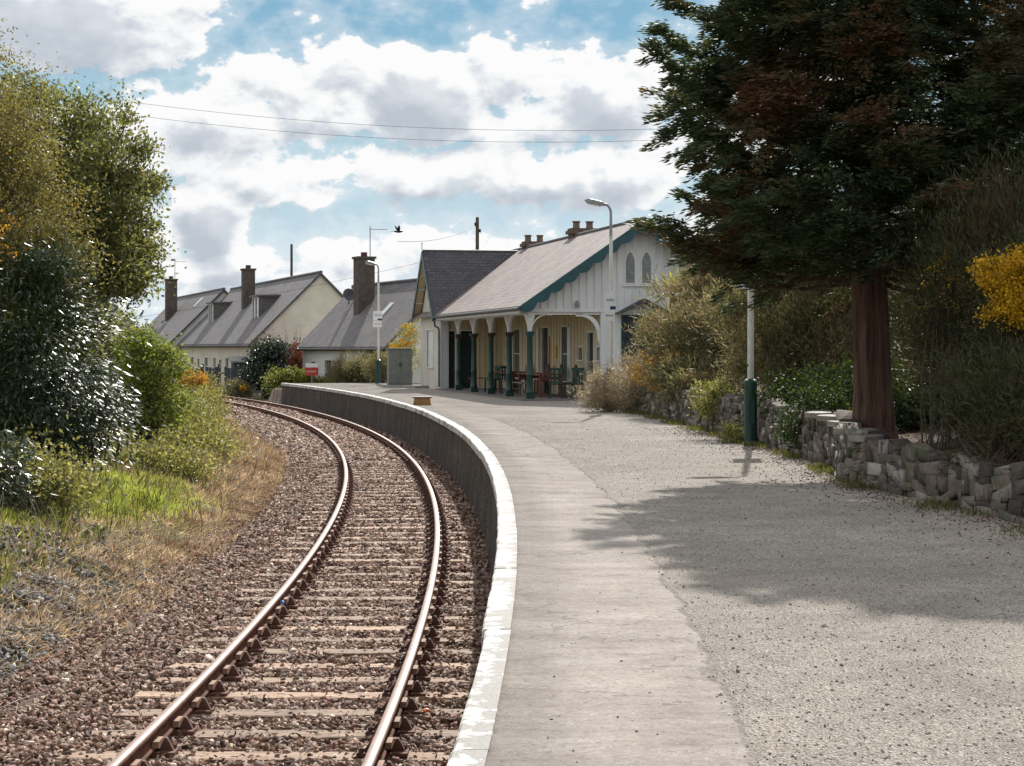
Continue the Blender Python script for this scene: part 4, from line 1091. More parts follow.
bench(stl(1.1,12.6),srz+PI/2,1.3,'dark red bench near the dark doors at the far end of the verandah','redwood')
for (t,s,lab) in ((1.75,2.2,'brown round-backed chair nearest the narrow dark door'),(1.75,4.2,'brown round-backed chair behind the middle of the red table'),(1.8,6.4,'brown round-backed chair just past the end of the long red table'),(1.8,9.6,'brown round-backed chair farthest into the verandah')):
    chair(stl(t,s),srz,lab,'brownseat',True,'brown round-backed chairs along the cream wall')
for (t,s,a,lab) in ((1.5,.5,-1.2,'green slatted chair at the right end of the table by the bush'),(.95,.55,-1.7,'green slatted chair on the gable side of the table, seen between table and bush'),(.7,6.5,1.9,'green slatted chair behind the second column'),(.6,8.9,.3,'green slatted chair behind the third column')):
    chair(stl(t,s),srz+a,lab,'green',False,'green slatted chairs under the verandah')
# step box
def step_box():
    x,y=-2.52,28.7*K; r=empty('step_box',(x,y,0),.1,'small ochre wooden step box standing alone near the platform edge','step box')
    m=MB(); m.prism([(-.25,0),(.25,0),(.21,.20),(-.21,.20)],(0,-.17,0),(1,0,0),(0,0,1),(0,.34,0)); m.build('body',['yellowwood'],r)
    m=MB(); m.box(-.27,-.19,.20,.27,.19,.235); bevel(m.build('tread',['brownseat'],r),.006)
step_box()
# cabinet
def cabinet():
    x,y=-4.62,42.0*K; r=empty('equipment_cabinet',(x,y,0),R(12),'grey-green metal equipment cabinet standing left of the station wing','cabinet')
    m=MB(); m.box(-.5,-.28,.0,.5,.28,.10); m.build('plinth',['concrete'],r)
    m=MB(); m.box(-.48,-.26,.10,.48,.26,1.55); m.box(-.51,-.29,1.55,.51,.29,1.60); bevel(m.build('body',['cabinet'],r),.015,2)
    for sx in (0,1):
        m=MB(); m.box(-.46+sx*.465,-.278,.16,-.46+sx*.465+.455,-.255,1.5); d=m.build('door',['cabinet'],r)
        m=MB(); m.box(-.04 if sx==0 else .03,-.30,.85,-.02 if sx==0 else .05,-.275,1.0); m.build('handle',['black'],d)
cabinet()

# ------------------------------------------------------------------ houses (local y = ridge away, x = gable direction)
def house(loc,L,label,ch,dormers=(),skyl=(),aerial=0,dish=None,w=4.12,ze=3.05,zr=7.17,gmat='harl',E=1.67,rz=17.4):
    """z measured from the ground (-1.25)"""
    r=empty('house',(loc[0],loc[1]*K,-1.25),R(rz),label,'house','pitched roof houses beyond the platform')
    k=(zr-ze)/w; th=.12; L*=E; ch=[(a,b*E,c,d,e) for a,b,c,d,e in ch]; dormers=[(a,b*E,c*E,d) for a,b,c,d in dormers]; skyl=[(a,b*E,c,d*E) for a,b,c,d in skyl]
    if dish: dish=(dish[0],dish[1]*E)
    m=MB()
    fo=[(1.2,2.2,1.0,2.2),(4.0,4.9,0,2.1),(6.0,7.3,1.0,2.2),(10,11.2,1.0,2.2),(13,13.9,0,2.1),(15.4,16.4,1.0,2.2),(19,20.4,1,2.2),(23,23.9,0,2.1),(26,27.2,1,2.2)]
    fo=[(L-b,L-a,c,d) for a,b,c,d in fo if b<L-.4]
    Mx,_=wall_open(m,-w+.25,L-.15,-w+.25,.15,0,ze+.2,.2,fo); m.box(-w+.25,.15,0,w-.25,.35,ze+.2); m.box(w-.45,.35,0,w-.25,L,ze+.2); m.box(-w+.46,L-.35,0,w-.45,L-.15,ze+.2)
    m.prism([(-w+.25,ze+.2),(w-.25,ze+.2),(0,zr-.05)],(0,.15,0),(1,0,0),(0,0,1),(0,.2,0)); m.prism([(-w+.25,ze+.2),(w-.25,ze+.2),(0,zr-.05)],(0,L-.35,0),(1,0,0),(0,0,1),(0,.2,0))
    m.build('wall',[gmat],r)
    for (a,b,c,d) in fo: door(r,Mx,a,b,c,d,'glass' if c>0 else 'darkdoor','window' if c>0 else 'door',glass=c>0,depth=.08)
    m=MB()
    for sg in (-1,1):
        A=[Vector((sg*(w+.05),0,ze-.05)),Vector((sg*(w+.05),L,ze-.05)),Vector((0,L,zr)),Vector((0,0,zr))]
        m.add(A+[p+Vector((0,0,th)) for p in A],[(0,1,2,3),(7,6,5,4),(0,4,5,1),(3,2,6,7),(0,3,7,4),(1,5,6,2)])
    rf=m.build('roof',['slate_house'],r)
    m=MB(); m.tube([(0,-.05,zr+th),(0,L+.05,zr+th)],.11,8); m.build('ridge',['lead'],rf)
    m=MB(); m.tube([(-w-.1,0,ze-.08),(-w-.1,L,ze-.08)],.07,8); m.build('gutter',['black'],r)
    m=MB()
    for sg in (-1,1): m.prism([(sg*(w+.06),ze-.08),(sg*(w+.06),ze+.08),(0,zr+.13),(0,zr-.06)],(0,-.03,0),(1,0,0),(0,0,1),(0,.05,0))
    m.build('verge_board',['lead'],r)
    for (x,y,top,cw,cd) in ch:
        zb=zr-abs(x)*k-1.0
        m=MB(); m.box(x-cd/2,y-cw/2,zb,x+cd/2,y+cw/2,top-.22); m.box(x-cd/2-.07,y-cw/2-.07,top-.22,x+cd/2+.07,y+cw/2+.07,top-.1); c=m.build('chimney',['render'],rf)
        p=MB(); p.lathe([(.2,top-.1),(.18,top-.06),(.17,top+.1),(.2,top+.13)],(x,y),10); smooth_by_angle(p.build('chimney_pot',['cap'],c),40)
        if aerial:
            p=MB(); p.tube([(x+.3,y-.1,top-.9),(x+.3,y-.1,top+1.5)],.025,6); p.tube([(x+.3,y-.1,top+1.35),(x+.3+aerial*.9,y-.3,top+1.35)],.015,5)
            for q in range(6): p.tube([(x+.3+aerial*(.2+q*.12),y-.35,top+1.35),(x+.3+aerial*(.2+q*.12),y+.1,top+1.35)],.008,4)
            p.build('aerial',['lampgrey'],c)
    for (xf,y0,y1,zt) in dormers:
        xb=-(zr-zt)/k; zf=zr-abs(xf)*k
        m=MB(); m.box(xf+.05,y0,zf-.3,xb+.1,y0+.1,zt-.08); m.box(xf+.05,y1-.1,zf-.3,xb+.1,y1,zt-.08); m.prism([(xf-.2,zt-.08),(xb+.3,zt-.08),(xb+.3,zt+.06),(xf-.2,zt+.02)],(0,y0-.12,0),(1,0,0),(0,0,1),(0,y1-y0+.24,0)); d=m.build('dormer',['slate_house'],rf)
        m=MB(); m.box(xf+.02,y0+.1,zf+.02,xf+.06,y1-.1,zt-.1); m.build('pane',['glass'],d)
        m=MB()
        for yy in (y0+.02,(y0+y1)/2-.04,y1-.10): m.box(xf-.04,yy,zf-.02,xf+.02,yy+.08,zt-.08)
        for zz in (zf-.02,zt-.16): m.box(xf-.04,y0+.02,zz,xf+.02,y1-.02,zz+.08)
        m.build('window_frame',['white'],d)
    for (x,y,l,wd) in skyl:
        z=zr+.12-abs(x)*k; dx=l*math.cos(math.atan(k)); dz=l*math.sin(math.atan(k)); 
        m=MB(); A=[Vector((x,y,z+.05)),Vector((x,y+wd,z+.05)),Vector((x+dx,y+wd,z+dz+.05)),Vector((x+dx,y,z+dz+.05))]
        m.add(A+[p-Vector((0,0,.10)) for p in A],[(0,1,2,3),(7,6,5,4),(0,4,5,1),(3,2,6,7),(0,3,7,4),(1,5,6,2)]); m.build('skylight',['sign'],rf)
    if dish:
        x,y=dish; z=zr-abs(x)*k
        m=MB(); m.tube([(x,y,z),(x,y,z+.5)],.03,6); prof=[(.02,0),(.2,.03),(.34,.1),(.36,.11),(.34,.12),(.0,.03)]
        Mx=Matrix.Translation((x,y,z+.6))@Matrix.Rotation(R(70),4,'X'); b0=len(m.v); m.lathe(prof,(0,0),12); 
        for i in range(b0,len(m.v)): m.v[i]=tuple(Mx@Vector(m.v[i]))
        m.build('satellite_dish',['lead'],rf)
    return r
house((-3.0,90.5/K),15.6,'nearest slate-roofed house, behind the far lamp post, with a dark chimney and skylight',[(-1.2,9.8,7.75,.95,.88)],skyl=[(-1.9,5.0,1.1,.6)],aerial=1,dish=(-1.0,13.2),gmat='whiteharl',w=3.2,ze=2.85,zr=6.15,E=1,rz=22)
house((-11.2,60.0),20,'middle slate-roofed house with two box dormers, one chimney and a wide cream gable',[(-1.5,10,8.25,.9,.78)],dormers=[(-2.55,3.9,5.2,6.1),(-2.55,15.2,16.5,6.1)])
house((-21.6,76.8),17,'farthest clearly seen slate-roofed house, left of the dormered one, with a tall chimney and aerial',[(-1.8,10.2,8.7,.95,.9)],skyl=[(-1.2,4.4,1.0,.5)],aerial=1,gmat='whiteharl')
house((-35.5,90.0),14,'house mostly hidden behind the green hawthorn shrub and left trees',[],gmat='harl')
# yard fence and shed beyond the track
def yard_fence():
    r=empty('timber_fence',(-16.9,57.5*K,-1.25),R(4),'dark blue-grey close-boarded timber fence beside the ivy bush, in front of the dormered house','fence')
    m=MB()
    for q in range(17):
        if q%6==5: continue
        m.box(-1.3+q*.17,-.02,.1,-1.3+q*.17+.155,.0,1.75+.05*math.sin(q*2.2))
    m.build('boards',['fence'],r)
    for x in (-1.32,-.45,.42,1.5): m=MB(); m.box(x-.05,0.0,0,x+.05,.1,1.95); m.build('post',['fence'],r)
    m=MB(); m.box(-1.3,.0,.5,1.5,.05,.58); m.box(-1.3,.0,1.4,1.5,.05,1.48); m.build('rail',['fence'],r)
yard_fence()
def shed():
    r=empty('garden_shed',(-14.9,60.5*K,-1.25),R(14),'low dark shed with a pale mossy roof edge behind the timber fence','shed')
    m=MB(); m.box(-1.6,-.9,0,1.6,.9,2.0); m.build('wall',['fence'],r)
    m=MB(); m.prism([(-1.1,2.0),(1.1,2.25),(1.1,2.35),(-1.1,2.1)],(-1.8,0,0),(0,1,0),(0,0,1),(3.6,0,0)); m.build('roof',['concrete'],r)
shed()
def red_sign():
    r=empty('warning_sign',(-10.15,51.9*K,-1.25),R(-8),'small red and white board on a post above the yellow-green hedge','sign')
    m=MB(); m.tube([(0,.03,0),(0,.03,2.05)],.035,6); m.build('post',['lampgrey'],r)
    m=MB(); m.box(-.34,-.02,1.45,.34,0,1.86); m.build('red_panel',['redpaint'],r)
    m=MB(); m.box(-.32,-.022,1.87,.32,-.002,2.08); m.build('white_panel',['sign'],r)
    m=MB()
    for q in range(9): m.box(-.26+q*.055,-.03,1.62,-.26+q*.055+.022,-.019,1.70)
    m.build('lettering',['sign'],r)
red_sign()
# poles and wires
def pole(x,y,zt,z0,label,cross=True):
    r=empty('telegraph_pole',(x,y*K,z0),0,label,'telegraph pole')
    m=MB(); m.lathe([(.14,0),(.10,zt-z0),(.06,zt-z0+.03)],seg=8); m.build('pole',['bark'],r)
    if cross:
        m=MB(); m.box(-.18,-.06,zt-z0-.5,.0,.06,zt-z0-.3); m.box(.06,-.05,zt-z0-.9,.22,.05,zt-z0-.7); m.build('fittings',['black'],r)
pole(-2.1,62.0,9.5,-1.2,'dark telegraph pole rising behind the station roof')
pole(-18.3,85.0,10.2,-1.2,'thin dark pole rising behind the dormered house roof',False)
def wire(name,a,b,sag,label,rr=.012):
    m=MB(); N=40; a=Vector((a[0],a[1]*K,a[2])); b=Vector((b[0],b[1]*K,b[2]))
    pts=[]
    for i in range(N+1):
        t=i/N; p=a.lerp(b,t); p.z-=sag*4*t*(1-t); pts.append(p)
    m.tube(pts,rr,4,cap=False); tag(m.build(name,['black'],recalc=False),label,'overhead wire')
wire('overhead_wire',(-24,44,13.4),(16,44,11.65),1.45,'upper of the two long overhead wires crossing the sky',.009)
wire('overhead_wire',(-24,44,12.85),(16,44,11.25),1.5,'lower of the two long overhead wires crossing the sky',.009)
wire('overhead_wire',(-2.2,62,9.0),(-4.6,41.3,5.9),.3,'thin wire from the dark telegraph pole down to the station wing gable',.012)
wire('overhead_wire',(-2.2,61,7.5),(-26,56,2.5),.4,'thin wire running down left from the telegraph pole past the tall chimney',.01)
# bird
def bird():
    r=empty('bird',(-4.4,39.6*K,6.1),.4,'small dark bird in flight above the roofs','bird')
    V=[(-.16,0,0),(.0,.035,.02),(.14,0,0),(.0,-.035,-.01),(0,0,.05),(.02,.0,-.04)]
    m=MB(); m.tube([(-.20,0,0),(-.12,0,.0),(0,0,0),(.10,0,.01),(.17,0,.02),(.20,0,.015)],[.008,.03,.05,.045,.03,.006],8); m.build('body',['black'],r)
    for sg in (-1,1):
        m=MB(); m.prism([(-.05,.02),(.07,.02),(.03,.2),(-.06,.36),(-.07,.2)],(0,0,.02),(1,0,0),(0,sg*.75,.65),(0,0,.008)); m.build('wing',['black'],r)
    m=MB(); m.prism([(-.18,-.01),(-.30,-.05),(-.28,0),(-.30,.05),(-.18,.01)],(0,0,0),(1,0,0),(0,1,0),(0,0,.008)); m.build('tail',['black'],r)
bird()
# litter
def crumple(name,loc,s,mat,label,cat):
    import bmesh
    bm=bmesh.new(); bmesh.ops.create_icosphere(bm,subdivisions=2,radius=1)
    rr=random.Random(int(abs(loc[0])*100))
    for v in bm.verts: v.co*=rr.uniform(.6,1.15); v.co.x*=s[0]; v.co.y*=s[1]; v.co.z*=s[2]
    me=bpy.data.meshes.new(name); bm.to_mesh(me); bm.free(); me.materials.append(M[mat]); o=bpy.data.objects.new(name,me); COL.objects.link(o); o.location=(loc[0],loc[1]*K,loc[2]); tag(o,label,cat)
crumple('plastic_bag',(-5.1,21.9,-1.10),(.19,.14,.06),'bluepl','crumpled blue plastic at the edge of the bank grass left of the track','plastic bag')
crumple('plastic_cup',(-2.34,10.3,-.97),(.055,.055,.05),'bluepl','small blue plastic lump lying beside the left rail','litter')
crumple('plastic_scrap',(-.62,7.35,-1.0),(.03,.035,.018),'orangepl','tiny orange scrap on the ballast right of the right rail','litter')

# ------------------------------------------------------------------ vegetation
def limbs(mb,base,targets,r0,rnd,bend=.25,seg=6,tw=True):
    for t in targets:
        a=Vector(base); b=Vector(t); mid=a.lerp(b,.5)+Vector((rnd.uniform(-1,1),rnd.uniform(-1,1),rnd.uniform(0,1)))*bend*(b-a).length*.4
        pts=[]
        for i in range(6):
            u=i/5; pts.append(a*(1-u)**2+mid*2*u*(1-u)+b*u*u)
        mb.tube(pts,[r0*(1-.8*i/5) for i in range(6)],seg,cap=False)
def leafy(name,base,blobs,label,cat,mat,n,L,W,clumps=120,sig=.22,trunk=None,stem_r=.03,stemmat='bark',dirbias=(0,0,.2),outb=.5,rnd=0,group=None,flowers=None,shell=.4,crown_name='crown',trunk_name='trunk',ntw=40,flat=None):
    rr=random.Random(rnd)
    base=(base[0],base[1]*K,base[2]); blobs=[(a,b*K,c,d,e*1.35,f) for a,b,c,d,e,f in blobs]
    if trunk: trunk=([(a,b*K,c) for a,b,c in trunk[0]],trunk[1])
    if flowers: flowers=flowers[:4]+([(a,b*K,c,d,e*1.2,f) for a,b,c,d,e,f in flowers[4]],flowers[5])
    root=empty(name,base,rr.uniform(0,0),label,cat,group)
    C,d=ellips(blobs,clumps,shell)
    C=C+rng.normal(size=C.shape)*.06
    idx=rng.integers(0,clumps,n); sg=sig*rng.uniform(.5,1.3,clumps)
    P=C[idx]+rng.normal(size=(n,3))*sg[idx][:,None]*np.array([1,1,.75])
    cen=np.array(blobs)[:,:3].mean(0)
    D=rdir(n)+outb*unit(P-cen)+np.array(dirbias)
    P[:,2]=np.maximum(P[:,2],hgt(P[:,0],P[:,1])+.01)
    V,F=leaves(P,D,L,W,flat)
    npmesh(crown_name,V,F,mat,root)
    m=MB()
    if trunk:
        pts,rads=trunk; m.tube(pts,rads,10); top=pts[-1]
        js=[Vector(p) for p in pts[1:]]
        for q in range(ntw):
            t=C[rr.randrange(clumps)]; b=rr.choice(js); limbs(m,b,[t],rads[-1]*rr.uniform(.5,1.0),rr,.2,5)
    else:
        for q in range(ntw):
            t=C[rr.randrange(clumps)]; b=Vector(base)+Vector((rr.uniform(-.3,.3),rr.uniform(-.3,.3),-.05)); limbs(m,b,[t],stem_r*rr.uniform(.5,1.1),rr,.3,4)
    smooth_by_angle(m.build(trunk_name,[stemmat],root,world=True,recalc=False),60)
    if flowers:
        fm,fn,fl,fw,fb,fcl=flowers
        Cf,df=ellips(fb,fcl,.25); ix=rng.integers(0,fcl,fn); Pf=Cf[ix]+rng.normal(size=(fn,3))*.05
        Vf,Ff=leaves(Pf,rdir(fn),fl,fw); tag(npmesh('flowers',Vf,Ff,fm,root),kind='stuff')
    return root
# --- big conifer
def conifer():
    base=(4.72,24.55,.42)
    root=empty('conifer_tree',base,0,'big dark cypress with browning lower foliage and a stout reddish trunk behind the stone wall','tree')
    rr=random.Random(12)
    tp=[(4.72,24.55,.36),(4.71,24.55,.55),(4.70,24.55,1.0),(4.66,24.55,2.0),(4.62,24.55,3.0),(4.66,24.55,4.2),(4.72,24.55,6.0),(4.75,24.55,7.4),(4.75,24.55,8.8)]
    m=MB(); 
    # fluted trunk
    seg=36; rads=[.34,.265,.235,.222,.215,.20,.15,.09,.02]
    b=0; fine=[]
    for i in range(len(tp)-1):
        for q in range(4): u=q/4; fine.append((Vector(tp[i]).lerp(Vector(tp[i+1]),u),rads[i]*(1-u)+rads[i+1]*u))
    fine.append((Vector(tp[-1]),rads[-1]))
    for i,(p,r) in enumerate(fine):
        for k in range(seg):
            a=2*PI*k/seg; f=1+.09*math.sin(3*a+.09*i)+.065*math.sin(7*a+1.3+i*.15)+.035*rr.uniform(-1,1); m.v.append((p.x+r*f*math.cos(a),p.y+r*f*math.sin(a),p.z))
    for i in range(len(fine)-1):
        for k in range(seg): k2=(k+1)%seg; m.f.append([i*seg+k,i*seg+k2,(i+1)*seg+k2,(i+1)*seg+k]); m.m.append(0)
    m.build('trunk',['redbark'],root,world=True,smooth=True,recalc=False)
    env=lambda z: float(np.interp(z,[2.4,2.8,3.6,4.6,6,7,8,8.8],[2.3,2.75,2.85,2.75,2.5,2.05,1.15,.2]))
    PV=[];DV=[];PI_=[];DI=[]
    br=MB(); NB=150
    for i in range(NB):
        z=2.7+6.0*((i+.5)/NB)**1.1; az=i*2.39996+rr.uniform(-.4,.4)
        L=env(z)*rr.uniform(.72,1.1)
        # a little flatter to the rear, fuller to the left
        c,s=math.cos(az),math.sin(az)
        if s>0: L*=1-.22*s
        if c>0: L*=1+.12*c
        rise=rr.uniform(-.05,.22)-.14*(z<3.4)
        tx=np.interp(z,[p[2] for p in tp],[p[0] for p in tp]); ty=np.interp(z,[p[2] for p in tp],[p[1] for p in tp])
        pts=[]
        for q in range(7):
            u=q/6; pts.append(Vector((tx+c*L*u+rr.uniform(-.05,.05)*u,ty+s*L*u+rr.uniform(-.05,.05)*u,z-.2+L*(rise*u+.18*u*u)-.10*L*math.sin(PI*u))))
        br.tube(pts,[.036*(1-.85*q/6)*(.5+L/5) for q in range(7)],5,cap=False)
        out=Vector((c,s,0)); lat=Vector((-s,c,0))
        ns=int(8+L*7)
        for k in range(ns):
            u=rr.uniform(.30,1.0)**.75; f=u*6; a=int(min(f,5)); p=pts[a].lerp(pts[a+1],f-a)
            side=rr.choice((-1,1)); ln=rr.uniform(.15,.55)*(1.15-u*.6)
            d0=(out*rr.uniform(.4,1)+lat*side*rr.uniform(0,1.1)+Vector((0,0,rr.uniform(-.15,.35)))).normalized()
            tip=p+d0*ln
            if k%3==0: br.tube([p,tip],[.008,.003],3,cap=False)
            nb=80
            uu=rng.uniform(0,1.1,nb)[:,None]; sp=np.array(p)[None]+np.array(d0)[None]*ln*uu
            lt=np.array(lat)*rng.normal(size=(nb,1))*.10; sp=sp+lt+np.array([0,0,1.])*rng.normal(size=(nb,1))*.035+np.array(out)*rng.normal(size=(nb,1))*.05
            dd=np.array(d0)[None]*1.0+np.array(lat)[None]*rng.normal(size=(nb,1))*.55+np.array([0,0,1.])*rng.uniform(-.35,.15,(nb,1))
            if u>.45 or rr.random()<.35: PV.append(sp); DV.append(dd)
            else: PI_.append(sp[:26]); DI.append(dd[:26])
    NS=2700
    for q in range(NS):
        z=2.75+5.9*rr.random()**1.05; z-=(rr.random()<.14)*(z<3.8)*rr.uniform(.1,.75); az=rr.uniform(0,2*PI); c,s_=math.cos(az),math.sin(az)
        e=env(z)*(1-.2*max(s_,0))*(1+.12*max(c,0))*(.86+.14*math.sin(az*3+z*2.3)); rad_=e*rr.uniform(.12,1.0)**.55
        p=np.array([4.66+c*rad_,24.55+s_*rad_,z+rr.uniform(-.1,.1)]); out=np.array([c,s_,0.]); lat=np.array([-s_,c,0.])
        nb=84; d0=out*rr.uniform(.5,1)+lat*rr.uniform(-.7,.7)+np.array([0,0,rr.uniform(-.25,.25)]); d0/=np.linalg.norm(d0); ln=rr.uniform(.2,.42)
        uu=rng.uniform(0,1.05,nb)[:,None]; sp=p[None]+d0[None]*ln*uu+lat*rng.normal(size=(nb,1))*.10*(1.1-uu*.6)+np.array([0,0,1.])*(rng.normal(size=(nb,1))*.035-.10*uu**2)
        dd=d0[None]+lat*rng.normal(size=(nb,1))*.5+np.array([0,0,1.])*rng.uniform(-.5,.1,(nb,1))
        PV.append(sp); DV.append(dd)
    br.build('branches',['redbark'],root,world=True,recalc=False)
    P=np.concatenate(PV); D=np.concatenate(DV); V,F=leaves(P,D,.105,.024); npmesh('crown',V,F,'conifer',root)
    P=np.concatenate(PI_); D=np.concatenate(DI); V,F=leaves(P,D,.10,.018); npmesh('dead_foliage',V,F,'conifer_in',root)
conifer()
# second, mostly bare reddish tree at the right edge
leafy('bare_tree',(8.6,16.0,.6),[(8.6,16,6.5,1.7,1.6,2.6),(7.9,15.5,4.8,1.0,1.0,1.5)],'reddish half-bare tree at the right edge behind the conifer','tree','conifer_in',16000,.10,.02,150,.18,
      trunk=([(8.6,16,.5),(8.55,16,2.5),(8.6,16,5),(8.5,16,7.5)],[.16,.13,.09,.03]),stemmat='redbark',rnd=5,ntw=90)
# right-hand shrubs
leafy('broom_bush',(6.3,11.6,.5),[(6.3,11.8,2.1,1.35,1.1,1.5),(5.5,11.7,2.6,.75,.8,1.0),(6.2,11.4,1.2,1.2,.8,.8)],'tall dark brown-green broom right of the conifer trunk','bush','darkbroom',60000,.13,.010,260,.20,stem_r=.03,dirbias=(0,0,.9),outb=.7,rnd=31,crown_name='foliage',trunk_name='stems',ntw=70,shell=.5)
leafy('broom_bush',(7.6,14.6,.6),[(7.4,14.6,2.6,1.6,1.1,2.0),(6.5,15.4,2.0,1.0,.8,1.4)],'dark broom deeper behind the conifer, filling the right background','bush','darkbroom',46000,.16,.013,220,.26,stem_r=.03,dirbias=(0,0,.9),outb=.7,rnd=32,crown_name='foliage',trunk_name='stems',ntw=60,shell=.5)
leafy('dead_shrub',(4.85,10.1,.45),[(5.0,10.3,1.05,.75,.5,.55),(5.3,10.0,.8,.7,.4,.4)],'brown bare-twigged shrub leaning over the near stone wall','bush','darkbroom',14000,.11,.012,160,.16,stem_r=.014,stemmat='twig',dirbias=(-.2,0,.6),outb=.6,rnd=33,crown_name='twigs',trunk_name='stems',ntw=120)
leafy('gorse_bush',(5.6,10.6,.45),[(5.45,10.6,1.75,.62,.5,.45),(5.6,10.6,2.3,.75,.5,.5)],'gorse bush with deep yellow flowers at the right edge of the picture','bush','darkbroom',16000,.07,.012,120,.14,stem_r=.02,dirbias=(0,0,.5),outb=.7,rnd=34,crown_name='foliage',trunk_name='stems',ntw=40,
      flowers=('gorse',13000,.030,.026,[(5.15,10.35,2.30,.33,.28,.30),(5.5,10.45,2.25,.38,.28,.36),(5.05,10.3,2.05,.22,.2,.18),(4.85,10.4,2.36,.14,.2,.12),(5.3,10.4,1.85,.22,.2,.18),(4.9,10.4,2.0,.12,.1,.1)],110))
leafy('gorse_bush',(5.0,11.6,.45),[(5.0,11.6,2.2,.45,.4,.9)],'thin gorse sprig with a few yellow flowers between the trunk and the yellow gorse','bush','darkbroom',8000,.08,.010,80,.14,stem_r=.015,dirbias=(0,0,.9),outb=.5,rnd=35,crown_name='foliage',trunk_name='stems',ntw=30,
      flowers=('gorse',260,.03,.026,[(4.85,11.5,2.3,.25,.2,.4)],26))
leafy('broom_bush',(4.55,24.5,.4),[(4.5,24.2,1.9,1.4,1.3,1.3),(5.6,24.5,2.7,1.4,1.2,1.4),(4.2,24,1.1,1.1,1.2,.8),(5.0,24.6,3.3,.9,.8,.8),(6.4,24.3,3.0,1.3,.9,1.2),(4.0,22.6,.9,.7,.8,.45)],'large olive and brown broom in front of the station gable, above the wall','bush','broom',90000,.17,.02,260,.24,stem_r=.02,dirbias=(-.1,0,.7),outb=.7,rnd=41,crown_name='foliage',trunk_name='stems',ntw=60,
      flowers=('orange',900,.05,.04,[(3.6,23.6,1.1,.9,.5,.5)],40),group=None)
leafy('broom_bush',(5.6,19.8,.5),[(5.3,19.6,2.3,1.6,1.1,1.7),(6.6,19.6,2.7,1.7,1.1,2.0),(4.9,19.4,1.2,.9,.8,.7),(6.6,19.0,1.2,1.4,.8,.8)],'brownish broom directly behind the nearest lamp post','bush','broom',95000,.15,.017,260,.22,stem_r=.02,dirbias=(-.1,0,.7),outb=.7,rnd=42,crown_name='foliage',trunk_name='stems',ntw=70)
leafy('broom_bush',(8.2,20.5,.8),[(8.0,20.5,2.4,1.8,1.2,2.0),(7.2,22.5,2.5,1.8,1.2,2.0)],'dull green broom far behind the conifer trunk','bush','broom',42000,.2,.018,200,.3,stem_r=.03,dirbias=(0,0,.7),outb=.7,rnd=43,crown_name='foliage',trunk_name='stems',ntw=40)
leafy('heather_bush',(2.55,26.0,0),[(2.75,25.6,.55,.85,.8,.5),(3.4,25.0,.9,.8,.7,.45),(2.2,25.7,.30,.45,.5,.28)],'pale dry straw-coloured bush spilling over the far end of the wall onto the platform','bush','drytuft',26000,.10,.014,150,.16,stem_r=.012,dirbias=(-.3,0,.5),outb=.8,rnd=44,crown_name='foliage',trunk_name='stems',ntw=40,stemmat='twig',
      flowers=('orange',500,.05,.04,[(3.2,24.8,1.0,.4,.3,.25)],30))
leafy('ivy_bush',(5.0,16.4,.5),[(5.0,16.9,.85,.75,.4,.35),(5.8,16.5,1.0,.7,.5,.55),(5.4,16.6,.6,.9,.5,.3)],'low green ivy-like shrub between the nearest lamp post and the conifer trunk','bush','ivy',9000,.06,.045,90,.22,stem_r=.012,rnd=45,crown_name='foliage',trunk_name='stems',ntw=24)
leafy('ivy_bush',(5.9,13.9,.5),[(5.8,14.2,.72,.7,.4,.26)],'small green ground shrub just right of the conifer trunk','bush','ivy',5000,.055,.04,60,.1,stem_r=.01,rnd=46,crown_name='foliage',trunk_name='stems',ntw=14)
leafy('weed_clump',(3.75,19.6,.5),[(3.95,19.6,.72,.35,.5,.22),(3.75,19.4,.5,.18,.35,.25)],'trailing green weeds hanging over the wall just beyond the nearest lamp post','weeds','bramble',3800,.055,.035,50,.10,stem_r=.008,rnd=47,crown_name='foliage',trunk_name='stems',ntw=14)
leafy('weed_clump',(4.4,14.9,.5),[(4.5,14.9,.80,.35,.6,.16),(4.2,15.2,.45,.14,.3,.22)],'green weeds on the wall top between the nearest lamp post and the conifer','weeds','ivy',3000,.05,.035,40,.10,stem_r=.008,rnd=48,crown_name='foliage',trunk_name='stems',ntw=12)
leafy('weed_clump',(3.85,17.2,0),[(3.72,17.35,.12,.22,.35,.14)],'low bright weeds at the foot of the nearest lamp post','weeds','bramble',1500,.05,.03,26,.07,stem_r=.006,rnd=49,crown_name='foliage',trunk_name='stems',ntw=10)
# cabbage palm
def palm():
    base=(4.15,26.2*K,.3); root=empty('cabbage_palm',base,0,'spiky pale green strap-leaved palm above the broom, against the station gable','palm')
    rr=random.Random(9); m=MB(); m.tube([base,(4.1,26.2*K,1.5),(4.12,26.2*K,2.9)],[.11,.09,.08],8); m.build('trunk',['bark'],root,world=True)
    m=MB()
    for i in range(110):
        az=rr.uniform(0,2*PI); up=rr.uniform(-.25,1.25); L=rr.uniform(.7,1.05); d=Vector((math.cos(az)*math.cos(up),math.sin(az)*math.cos(up),math.sin(up))); s=Vector((-math.sin(az),math.cos(az),0))*.03
        p=Vector((4.12,26.2*K,2.95)); q=p+d*L*.55; t=p+d*L+Vector((0,0,-.18*L))
        m.add([p-s*.5,q-s,t,q+s,p+s*.5],[(0,1,2,3,4)])
    m.build('leaves',['palm'],root,world=True,recalc=False)
palm()
